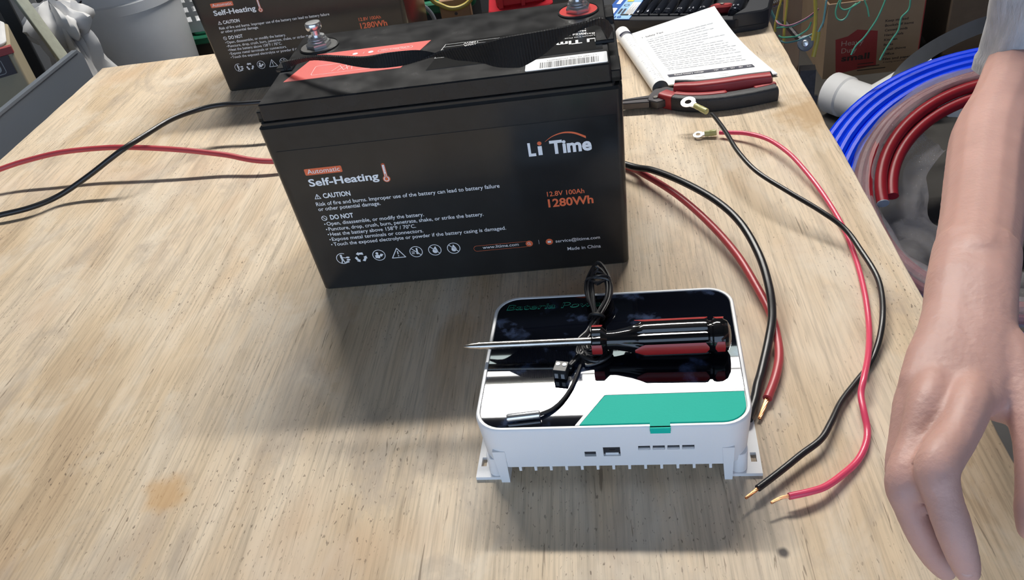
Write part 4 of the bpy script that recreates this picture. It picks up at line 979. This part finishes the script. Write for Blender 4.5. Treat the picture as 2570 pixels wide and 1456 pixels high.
def elbow():
    o = pz(2395, 205, FZ + .055) + Vector((.07, .0, 0)); t = thing('pipe_fitting', 'white plastic elbow fitting lying beyond the coiled tubing', 'pipe fitting', (o.x, o.y, FZ))
    a0 = [Vector((-.10, -.12, .055)), Vector((-.07, -.05, .055)), Vector((0, .02, .060)), Vector((.10, .05, .066)), Vector((.19, .06, .07))]
    P = spline(a0, 8); MB().tube(P, .052, 24).build('bend', 'pvc_white', t); k = len(P)
    for i, j in ((0, 3), (k - 1, k - 5)):
        MB().tube([P[i] - (P[j] - P[i]) * .05, P[i] + (P[j] - P[i]) * .9], .058, 24).build('hub', 'pvc_white', t)
    return
elbow()
# coils lie tilted, their far side propped on the fittings
cdir = ray(2480, 470); hz = Vector((-cdir.x, -cdir.y, 0)).normalized()
cn = (hz * .40 + Vector((0, 0, .917))).normalized(); ce1 = Vector((0, 0, 1)).cross(hz).normalized(); ce2 = cn.cross(ce1)
def ringpts(c, R, n=72, a0=0, a1=2 * PI, wob=0, ph=0, lift=0):
    return [c + ce1 * (R * (1 + wob * math.sin(3 * a + ph)) * math.cos(a)) + ce2 * (R * (1 + wob * math.sin(2 * a + ph)) * math.sin(a)) + cn * (lift + .006 * wob * 60 * math.sin(2 * a + ph)) for a in [a0 + (a1 - a0) * k / n for k in range(n + (0 if a1 - a0 > 6.28 else 1))]]
cc = pd(2570, 472, 2.04)
def blue_coil():
    o = Vector((cc.x, cc.y, FZ)); t = thing('tubing_coil', 'coil of glossy blue tubing on the floor beside the bench', 'tubing coil', o)
    for k, (R, lift, ph) in enumerate(((.425, .0, .3), (.403, .010, 1.2), (.414, -.022, 2.0), (.381, .014, .6), (.392, -.018, 1.7), (.360, .012, 2.6), (.370, -.014, .1), (.340, .006, 2.9), (.350, -.020, 1.0))):
        MB().tube([p - o for p in ringpts(cc, R, 96, wob=.005, ph=ph, lift=lift - .03)], .0120, 10, closed=True).build('turn', 'pex_blue', t)
blue_coil()
def red_coil():
    c2 = pd(2570, 462, 1.95); o = Vector((c2.x, c2.y, FZ)); t = thing('tubing_coil', 'coil of red tubing wrapped in clear film on top of the blue coil', 'tubing coil', o)
    for k, (R, lift, ph) in enumerate(((.305, .0, 0), (.290, .012, 1), (.297, -.014, 2), (.282, -.006, .5))):
        MB().tube([p - o for p in ringpts(c2, R, 72, wob=.008, ph=ph, lift=lift)], .0120, 10, closed=True).build('turn', 'pex_red', t)
    # inner turn whose cut end shows
    ie = ringpts(c2, .262, 48, math.radians(20), math.radians(203), lift=.016)
    MB().tube([p - o for p in ie], .0125, 12).build('loose_end', 'pex_red', t)
    MB().tube([p - o for p in ringpts(c2, .240, 48, math.radians(15), math.radians(198), lift=.004)], .0125, 12).build('loose_end', 'pex_red', t)
    MB().lathe([(.0125, 0), (.0125, .002), (.007, .0022)], 18, axisT(ie[-1] - o, ie[-1] - o + (ie[-1] - ie[-2]))).build('cut_end', 'wire_grey', t)
    # film: wavy tube round the turns, with a torn skirt towards the middle
    def fn(u, v):
        a = 2 * PI * u; b_ = 2 * PI * v; r = .027 + .006 * mnoise.noise(Vector((math.cos(a) * 4, math.sin(a) * 4, math.cos(b_) * 2))) ; R = .295 + r * 1.05 * math.cos(b_)
        p = c2 + ce1 * R * math.cos(a) + ce2 * R * math.sin(a) + cn * (r * .85 * math.sin(b_) + .004); return tuple(p - o)
    MB().grid(fn, 97, 25).build('wrap_film', 'film', t, ang=80)
    def sk(u, v):
        a = math.radians(150) + math.radians(200) * u; R = .262 - v * (.085 + .05 * mnoise.noise(Vector((u * 7, 1, 5)))); h = -.03 + .02 * mnoise.noise(Vector((u * 12, v * 5, 0)))
        return tuple(c2 + ce1 * R * math.cos(a) + ce2 * R * math.sin(a) + cn * h - o)
    MB().grid(sk, 60, 14).build('film_skirt', 'film_clear', t, ang=80)
red_coil()
def strip():
    P = [pd(2225, 262, 2.30), pd(2262, 190, 2.36), pd(2315, 140, 2.42), pd(2385, 98, 2.46), pd(2470, 62, 2.46), pd(2560, 45, 2.42), pd(2680, 60, 2.35)]
    o = P[0].copy(); o.z = FZ; t = thing('rubber_strip', 'flat black rubber strip arching over the pipe fittings', 'strip', o)
    S_ = [p - o for p in spline(P, 8)]
    A, B = [], []
    for i, p in enumerate(S_):
        tg = (S_[min(i + 1, len(S_) - 1)] - S_[max(i - 1, 0)]).normalized(); vw = (CLOC - (p + o)).normalized(); sd = tg.cross(vw).normalized(); sd = (sd + Vector((0, 0, .25))).normalized() * .019
        A.append(p + sd); B.append(p - sd)
    lo = min(min(a.z for a in A), min(b.z for b in B))
    MB().ribbon(A, B, .004).build('band', 'strip_black', t, ang=50)
    e = S_[0]; MB().tube([e, Vector((e.x - .02, e.y + .05, .002))], .010, 8).build('stay', 'strip_black', t)
strip()
def bin_():
    p = pd(2432, 60, 2.85); zb = pd(2400, 66, 2.80).z
    c = thing('added_shade_carton', 'added dark brown carton filling the shade under the grey plastic bin', 'carton', (p.x + .20, p.y + .36, FZ), -.1)  # carton added to make the dark shaded region below the bin
    MB().rbox(-.15, .22, -.15, .15, 0, zb - FZ - .004, .004, .002).build('box', 'carton_shade', c); MB().box(-.15, .22, -.152, -.150, .02, .04).build('tape', 'carton_ink', c)
    t = thing('storage_bin', 'dark grey plastic bin on the added dark carton behind the rubber strip', 'bin', (p.x + .20, p.y + .36, zb - .003), -.1)
    h = .115
    MB().loft([[(x * .93, y * .93, 0) for x, y in rrect(-.15, .22, -.15, .15, .02)], [(x, y, h) for x, y in rrect(-.15, .22, -.15, .15, .02)], [(x, y, h) for x, y in rrect(-.145, .215, -.145, .145, .016)], [(x * .93, y * .93, .006) for x, y in rrect(-.145, .215, -.145, .145, .016)]]).build('tub', 'bin_dark', t)
    MB().rbox(-.155, .225, -.155, .155, h, h + .012, .02, .003).build('lid', 'bin_dark', t)
    MB().prism([(-.02, -.142), (.05, -.158), (.10, -.142)], .004, .006).build('paper_tag', 'cardboard', t)
M['bin_dark'] = mat('dark_bin_plastic', (.030, .042, .055), .25, var=.5, vscale=90); M['carton_shade'] = mat('added_shade_carton', (.12, .085, .060), .8, var=.2)
bin_()
# hanging wires and the post at the bench's far right corner
def post():
    a = pd(1987, 60, 1.95); t = thing('post', 'brown wooden post standing on the floor past the bench corner', 'post', (a.x, a.y, FZ), math.radians(-8))
    m = MB().rbox(-.0165, .0165, -.03, .03, 0, .72, .002, .001).build('stud', 'post_wood', t)
    b = MB().box(-.055, .060, -.038, -.031, .36, .40).build('bracket', 'dark_steel', t)
    MB().box(.018, .050, -.060, -.031, .40, .47).build('bracket_arm', 'dark_steel', t)
M['post_wood'] = mat('brown_post', (.34, .20, .11), .7, var=.15, vscale=14, stretch=(4, 4, .4))
post()
def caster():
    a = pd(2021, 109, 1.82); t = thing('caster_wheel', 'small grey caster wheel with a shiny bolt at the bracket on the post', 'wheel', a)
    T = axisT((0, 0, 0), CLOC - a)
    w_ = MB().lathe([(.0145, -.010), (.0155, -.006), (.0155, .002), (.0135, .0045), (.0085, .0040)], 30, T).build('tyre', 'wheel_grey', t)
    MB().lathe([(.0068, .003), (.0068, .0075), (.0055, .009), (.002, .0095)], 16, T).build('bolt', 'chrome', t)
    MB().tube([(0, 0, 0), (-.01, .03, .004), (-.02, .10, .01)], .006, 8).build('axle', 'dark_steel', t)
M['wheel_grey'] = mat('grey_wheel', (.16, .18, .21), .3, var=.1)
caster()
def hwire(label, m, pts, r, grp='loose wires hanging past the bench corner'):
    P = [pd(*q) for q in pts]; o = P[-1].copy(); S_ = [p - o for p in spline(P, 8)]
    w_ = MB().tube(S_, r, 7).build('wire', m); w_.location = o; tag(w_, label, 'wire', grp)
hwire('green wire hanging straight down across the carton logo', 'wire_green', [(2240, -60, 2.2), (2222, 0, 2.2), (2205, 40, 2.2), (2190, 65, 2.2), (2168, 95, 2.2), (2148, 115, 2.2), (2136, 138, 2.2)], .0021)
hwire('green wire hanging over the printed list on the carton', 'wire_green', [(2287, -60, 2.25), (2285, 0, 2.25), (2280, 25, 2.25), (2262, 45, 2.25), (2255, 75, 2.25), (2238, 100, 2.25), (2222, 125, 2.25), (2208, 151, 2.25)], .0021)
hwire('green wire bent into a hanging loop above the carton logo', 'wire_green', [(2150, -30, 2.15), (2112, -5, 2.15), (2098, 25, 2.15), (2100, 45, 2.15), (2112, 51, 2.15), (2125, 42, 2.15), (2136, 20, 2.15), (2150, 8, 2.15)], .0019)
hwire('short green wire end pointing down above the carton logo', 'wire_green', [(2165, -40, 2.15), (2170, 0, 2.15), (2177, 20, 2.15), (2181, 42, 2.15)], .0019)
hwire('shallow green wire curl at the carton top', 'wire_green', [(2120, -20, 2.14), (2108, 10, 2.14), (2112, 22, 2.14), (2125, 24, 2.14), (2145, 14, 2.14), (2160, 4, 2.14)], .0019)
hwire('teal wire sweeping behind the post to the bench edge', 'wire_teal', [(2090, -30, 1.80), (2075, 0, 1.80), (2070, 30, 1.80), (2066, 55, 1.80), (2058, 72, 1.80), (2050, 90, 1.80)], .0020)
hwire('green wire crossing the post above the violet one', 'wire_green', [(2052, 28, 1.78), (2035, 42, 1.78), (2005, 58, 1.78), (1985, 66, 1.78), (1950, 70, 1.80)], .0017)
hwire('violet wire crossing the post', 'wire_violet', [(2055, 22, 1.77), (2030, 42, 1.77), (2000, 58, 1.77), (1975, 65, 1.77), (1955, 60, 1.79), (1948, 52, 1.80)], .0017)
hwire('green wire curving low across the post', 'wire_green', [(2036, 55, 1.77), (2028, 72, 1.77), (2012, 84, 1.77), (1995, 92, 1.77), (1965, 94, 1.79), (1955, 90, 1.80)], .0018)
hwire('teal wire running to the grey wheel', 'wire_teal', [(2042, 84, 1.77), (2020, 94, 1.765), (2000, 102, 1.77), (1972, 107, 1.79), (1960, 103, 1.80)], .0018)
hwire('yellow wire hanging left of the post', 'wire_yellow', [(1968, -40, 1.84), (1961, 0, 1.84), (1955, 20, 1.84), (1950, 42, 1.84), (1945, 68, 1.84), (1946, 80, 1.84)], .0024)
hwire('long yellow wire running down the post', 'wire_yellow', [(1975, -40, 1.80), (1976, 0, 1.80), (1972, 40, 1.80), (1969, 70, 1.80), (1968, 105, 1.80)], .0024)
hwire('thick yellow wire hanging right of the post', 'wire_yellow', [(2046, -40, 1.76), (2046, 0, 1.76), (2047, 30, 1.76), (2046, 60, 1.76), (2042, 90, 1.76), (2040, 102, 1.76)], .0036)
hwire('split yellow strap end beside the grey wheel', 'wire_yellow', [(2054, 80, 1.775), (2050, 105, 1.775), (2046, 122, 1.775), (2041, 143, 1.775)], .0042)
hwire('teal wire bundle bending at the bench corner', 'wire_teal', [(1926, -30, 1.86), (1930, 0, 1.86), (1932, 18, 1.86), (1940, 38, 1.86), (1950, 54, 1.86), (1966, 68, 1.86)], .0030)
hwire('grey wire bending at the bench corner', 'wire_grey', [(1918, -20, 1.87), (1922, 5, 1.87), (1932, 30, 1.87), (1944, 52, 1.87), (1954, 66, 1.87)], .0026)
hwire('yellow looped wire at the bench corner', 'wire_yellow', [(1938, -30, 1.85), (1934, 0, 1.85), (1929, 12, 1.85), (1930, 24, 1.85)], .0040)
def hose():
    a, b = pd(1934, 8, 1.98), pd(1958, -2, 1.98); d = b - a
    t = thing('steel_spring_hose', 'short ribbed steel hose at the bench corner', 'hose', a)
    m = MB(); n = 9
    prof = []
    L = d.length * 1.6
    for k in range(n): prof += [(.011, L * k / n), (.013, L * (k + .4) / n), (.011, L * (k + .8) / n)]
    m.lathe(prof, 16, axisT((0, 0, 0), d)); m.build('ribbed_sleeve', 'steel', t); MB().lathe([(.010, -.05), (.010, 0)], 14, axisT((0, 0, 0), d)).build('end_stub', 'rubber_black', t)
hose()

# ================================================================== left and rear of the bench
M['bucket_white'] = mat('white_bucket_plastic', (.80, .81, .83), .35, var=.03)
M['bag_white'] = mat('white_bag', (.62, .62, .63), .75, var=.12, vscale=12)
M['panel_blue'] = mat('blue_grey_enamel', (.17, .19, .22), .16, var=.12, vscale=5)
M['tote_black'] = mat('black_tote', (.012, .014, .017), .4, var=.2); M['tote_green'] = mat('green_tote_lid', (.02, .16, .09), .4, var=.1)
M['basket_white'] = mat('white_basket_plastic', (.78, .79, .81), .4, var=.03)
M['case_red'] = mat('red_tool_case', (.55, .025, .04), .3, var=.08)
M['stick'] = mat('pale_stick', (.30, .31, .25), .7, var=.25, vscale=25, stretch=(4, 4, .5)); M['board_grey'] = mat('grey_board', (.30, .30, .30), .7, var=.06)
M['crate_wood'] = M['wood_leg']
def bucket():
    a, b = pd(352, 60, 2.80), None
    zt = pd(300, 8, 2.68).z; hb = .37; base = zt - hb + .02; o = Vector((pd(352, 70, 2.9).x, pd(352, 70, 2.9).y, base))
    t = thing('bucket', 'white plastic bucket with a wire bail behind the bench', 'bucket', o, math.radians(40))
    pr = [(.001, 0), (.126, 0), (.130, .006), (.1445, .300), (.152, .302), (.154, .330), (.1475, .334), (.1475, .352), (.156, .354), (.157, .372), (.152, .374), (.146, .372), (.128, .012), (.001, .010)]
    MB().lathe(pr, 48).build('pail', 'bucket_white', t)
    MB().lathe([(.001, .368), (.145, .368), (.1575, .362), (.160, .380), (.155, .386), (.140, .378), (.001, .378)], 48).build('lid', 'bucket_white', t)
    for s in (-1, 1): MB().lathe([(.008, .0), (.008, .026), (.0055, .028)], 16, axisT((s * .143, 0, .285), (s * .18, 0, .285))).build('bail_lug', 'bucket_white', t)
    pts = [(.166 * math.cos(x), -.13 * math.sin(x), .285 + .13 * math.sin(x)) for x in [PI * k / 24 for k in range(25)]]
    MB().tube(pts, .0032, 6).build('bail', 'dark_steel', t)
    gr = [pts[k] for k in range(11, 15)]; MB().tube(gr, .0085, 10).build('grip', 'print_orange', t)
    c = thing('crate', 'low wooden crate carrying the white bucket', 'crate', (o.x, o.y, FZ), math.radians(20)); H = base - FZ; c.scale = (.78, .78, 1)
    for k in range(4): MB().rbox(-.2 + k * .101, -.2 + k * .101 + .096, -.18, .18, H - .016, H, .002, .001).build('top_slat', 'crate_wood', c)
    for x in (-.19, .16):
        for y in (-.17, .14): MB().rbox(x, x + .03, y, y + .03, 0, H - .016, .002, .001).build('leg', 'crate_wood', c)
bucket()
def bag():
    o = pd(178, 120, 2.52); o = Vector((o.x, o.y, FZ))
    t = thing('plastic_bag', 'crumpled white plastic bag slumped beside the bucket', 'bag', o)
    zt = pd(166, 52, 2.52).z - FZ
    def fn(u, v):
        a = 2 * PI * u; h = v * zt; R = .068 * (1 - .40 * max(0, v - .62) / .38) * (.85 + .35 * math.sin(PI * min(1, v * 1.1)))
        n = mnoise.noise(Vector((math.cos(a) * 2.2, math.sin(a) * 2.2, v * 4))) * .035 + abs(mnoise.noise(Vector((math.cos(a) * 5, math.sin(a) * 5, v * 6 + 9)))) * .04 + .018 * math.sin(a * 6 + v * 8) * v
        return ((R + n) * math.cos(a), (R + n) * math.sin(a) * .8, h)
    m = MB(); m.grid(fn, 73, 40); m.build('sack', 'bag_white', t, ang=50)
    def fold(u, v):
        a = 2 * PI * u; b_ = PI * (v - .5); n = .018 * mnoise.noise(Vector((math.cos(a) * 3, math.sin(a) * 3, v * 5))) + .012 * math.sin(9 * a + 4 * v)
        return (.0 + (.075 + n) * math.cos(b_) * math.cos(a), .0 + (.065 + n) * math.cos(b_) * math.sin(a), zt + .005 + (.042 + n) * math.sin(b_))
    MB().grid(fold, 49, 16).build('folded_top', 'bag_white', t, ang=50)
bag()
def side_panel():
    t = thing('metal_panel', 'glossy blue-grey sheet panel standing along the bench side', 'panel', (-.70, .50, FZ))
    H = .024 - FZ
    out = [(-.45, 0), (.352, 0), (.352, H - .012), (.340, H), (-.45, H)]
    T = Matrix(((0, 0, 1, 0), (1, 0, 0, 0), (0, 1, 0, 0), (0, 0, 0, 1)))
    MB().prism(out, -.004, .004, .001, T).build('sheet', 'panel_blue', t); MB().prism([(-.45, H - .004), (.338, H - .004), (.338, H + .001), (-.45, H + .001)], -.006, .006, 0, T).build('top_hem', 'panel_blue', t)
    for y in (-.35, .25): MB().rbox(-.05, -.004, y, y + .03, 0, .02, .003, .002).build('foot', 'dark_steel', t)
side_panel()
def left_wall_things():
    # black upright, grey board and pale stick
    a = pd(54, 95, 2.74); t = thing('upright', 'square black upright standing left of the grey board', 'post', (a.x, a.y, FZ), .5)
    MB().rbox(-.016, .016, -.016, .016, 0, 1.15, .003, .002).build('tube', 'tote_black', t); MB().rbox(-.05, .05, -.05, .05, 0, .006, .004, .002).build('foot_plate', 'tote_black', t)
    a = pd(92, 90, 2.84); t = thing('board', 'tall grey board leaning beside the black upright', 'board', (a.x, a.y, FZ), .55)
    MB().rbox(-.050, .040, -.008, .008, 0, 1.10, .002, .001).build('panel', 'board_grey', t); MB().rbox(-.052, .042, -.010, .010, 1.10, 1.112, .002, .001).build('edge_band', 'board_grey', t)
    A, B = pd(30, -30, 2.44), pd(165, 155, 2.36); d = (B - A).normalized(); E = A + d * ((A.z - FZ) / -d.z)
    o = Vector((E.x, E.y, FZ)); t = thing('stick', 'pale weathered wooden stick leaning across the grey board', 'stick', o)
    T = axisT(E - o, A - d * .05 - o); L = (A - d * .05 - E).length
    MB().rbox(-.013, .013, -.010, .010, .004, L, .003, .002, T).build('shaft', 'stick', t); MB().rbox(-.0135, .0135, -.0105, .0105, 0, .02, .003, .002, T).build('worn_end', 'stick', t)
    # carton with a maker's panel
    M['oil_tan'] = mat('tan_carton', (.34, .29, .20), .7, var=.1, vscale=10); M['oil_red'] = mat('dull_red_carton', (.30, .05, .05), .6, var=.1); M['oil_dark'] = mat('dark_carton_band', (.05, .04, .045), .6)
    c = pd(30, 200, 2.15); yaw = math.radians(32); ex = Vector((math.cos(yaw), math.sin(yaw), 0)); ey = Vector((-ex.y, ex.x, 0))
    R0 = pd(72, 205, 2.15); o = Vector((R0.x, R0.y, FZ)); H = pd(42, 106, 2.15).z - FZ
    t = thing('parts_carton', 'tan and red parts carton beyond the blue-grey panel', 'carton', o, yaw)
    MB().rbox(-.34, 0, 0, .22, 0, H, .006, .003).build('box', 'oil_tan', t)
    MB().rbox(-.342, .002, -.002, .012, H - .014, H + .002, .003, .001).build('lid_edge', 'oil_red', t)
    MB().box(-.335, -.012, -.003, 0, H - .055, H - .014).build('name_band', 'oil_dark', t)
    q = Flat(lambda u, v: (u, -.0038, v)); q.text('ISUZU', -.112, -.036, H - .044, .020, .03); q.line(rrect(-.118, -.030, H - .049, H - .019, .005, 4), .0015, True); q.build('name_print', 'board_grey', t)
    q = Flat(lambda u, v: (u, -.0006, v)); q.rect(-.11, -.05, H - .19, H - .165); q.rect(-.2, -.06, H - .235, H - .225); q.build('fine_print', 'stick', t)
    MB().rbox(-.335, -.004, .014, .215, H, H + .012, .02, .005).build('top_wrap', 'bag_white', t)
left_wall_things()
def tote(px, pyy, dist, wd, label):
    p = pd(px, pyy, dist); H = p.z - FZ; t = thing('storage_tote', label, 'tote', (p.x, p.y + .19, FZ), .06)
    MB().loft([[(x * .9, y * .9, 0) for x, y in rrect(-wd / 2, wd / 2, -.18, .18, .03)], [(x, y, H - .02) for x, y in rrect(-wd / 2, wd / 2, -.18, .18, .03)]]).build('tub', 'tote_black', t)
    MB().rbox(-wd / 2 - .012, wd / 2 + .012, -.192, .192, H - .024, H, .03, .004).build('lid', 'tote_green', t)
    MB().rbox(-wd / 2 + .02, wd / 2 - .02, -.17, .17, H, H + .010, .03, .003).build('lid_panel', 'tote_green', t)
    return p, H
p1, H1 = tote(605, 78, 3.02, .42, 'black tote with green lid under the white basket')
p2, H2 = tote(1005, 20, 1.92, .28, 'black tote with green lid behind the second battery')
def basket():
    t = thing('basket', 'white perforated plastic basket standing on the first tote', 'basket', (p1.x - .005, p1.y + .15, FZ + H1 + .0101), .06)
    w_, d, h, th = .20, .12, .17, .004
    # walls with real square holes
    def wall(T, length, name):
        m = MB(); nx = int(length / .032); ys = [(.0, .030), (.058, .062), (.090, .094), (.122, h)]
        xs = [-length / 2 + .012 + (length - .024) * k / nx for k in range(nx + 1)]
        hole = .0085; rows = [.044, .076, .108]; cols = [(xs[k] + xs[k + 1]) / 2 for k in range(nx)]
        zc = [0] + sorted(sum([[r - hole, r + hole] for r in rows], [])) + [h]; xc = [-length / 2] + sorted(sum([[c_ - hole, c_ + hole] for c_ in cols], [])) + [length / 2]
        for i in range(len(xc) - 1):
            for j in range(len(zc) - 1):
                if i % 2 == 1 and j % 2 == 1: continue
                m.box(xc[i], xc[i + 1], -th / 2, th / 2, zc[j], zc[j + 1], T)
        return m.build(name, 'basket_white', t, ang=0)
    wall(TR((0, -d, 0)), 2 * w_, 'wall'); wall(TR((0, d, 0)), 2 * w_, 'wall'); wall(TR((-w_, 0, 0), rz=PI / 2), 2 * d, 'wall'); wall(TR((w_, 0, 0), rz=PI / 2), 2 * d, 'wall')
    MB().box(-w_, w_, -d, d, 0, .004).build('floor_plate', 'basket_white', t)
    rim = MB()
    o_, i_ = rrect(-w_ - .012, w_ + .012, -d - .012, d + .012, .015), rrect(-w_ + .002, w_ - .002, -d + .002, d - .002, .008)
    rim.loft([[(x, y, h - .022) for x, y in o_], [(x, y, h + .004) for x, y in o_], [(x, y, h + .004) for x, y in i_], [(x, y, h - .002) for x, y in i_]], cap=(False, False)); rim.build('rim', 'basket_white', t)
basket()
def rear_things():
    z = FZ + H2 + .0101
    # yellow cable bowed over the tote
    P = [pd(1060, -40, 1.80), pd(1085, 0, 1.80), pd(1105, 12, 1.80), pd(1130, 21, 1.80), pd(1155, 18, 1.80), pd(1178, 3, 1.80), pd(1200, -30, 1.80)]
    o = P[0].copy(); c = MB().tube([p - o for p in spline(P, 8)], .0046, 9).build('extension_cord', 'wire_yellow'); c.location = o; tag(c, 'yellow cord bowed in front of the wooden block', 'cord')
    a = pd(1145, 22, 1.86); t = thing('wood_block', 'brown wooden block standing between tote and red case', 'block', (a.x, a.y, FZ), .1)
    MB().rbox(-.032, .032, -.03, .03, 0, a.z - FZ + .03, .003, .002).build('block', 'post_wood', t); MB().lathe([(.003, 0), (.0035, .001)], 10, TR((0, -.0302, a.z - FZ), rx=PI / 2)).build('nail_head', 'dark_steel', t)
    a = pd(1285, 12, 1.72); t = thing('tool_case', 'open red plastic tool case behind the large battery', 'tool case', (a.x, a.y + .12, FZ), math.radians(4))
    H = a.z - FZ
    MB().rbox(-.045, .06, -.12, .12, H - .10, H - .012, .012, .004).build('case_body', 'tote_black', t)
    MB().rbox(-.056, .072, -.135, .135, H - .012, H - .004, .014, .002).build('flange', 'case_red', t)
    m = MB(); m.rbox(-.040, .060, -.118, .118, H - .004, H + .045, .012, .004); m.build('red_insert', 'case_red', t)
    MB().rbox(-.035, -.025, -.124, -.117, H - .004, H + .03, .001, .001).build('rib', 'case_red', t); MB().rbox(.01, .018, -.124, -.117, H - .004, H + .03, .001, .001).build('rib', 'case_red', t)
    q = Flat(lambda u, v: (u, v, H + .0455)); q.rect(0, .04, -.10, -.09); q.build('white_mark', 'paper_white', t)
    for x in (-.04, .04):
        for y in (-.09, .08): MB().rbox(x, x + .015, y, y + .015, 0, H - .10, .002, .001).build('stand_leg', 'tote_black', t)
    # blue-grey bent tube and orange glove tips at the tote
    P = [pd(1058, 12, 1.70), pd(1072, 22, 1.70), pd(1085, 38, 1.70), pd(1094, 60, 1.70), pd(1100, 95, 1.71)]
    o = P[-1].copy(); c = MB().tube([p - o for p in spline(P, 8)], .0040, 9).build('bent_tube', 'wheel_grey'); c.location = o; tag(c, 'thin blue-grey bent tube leaning on the green-lidded tote', 'tube')
rear_things()
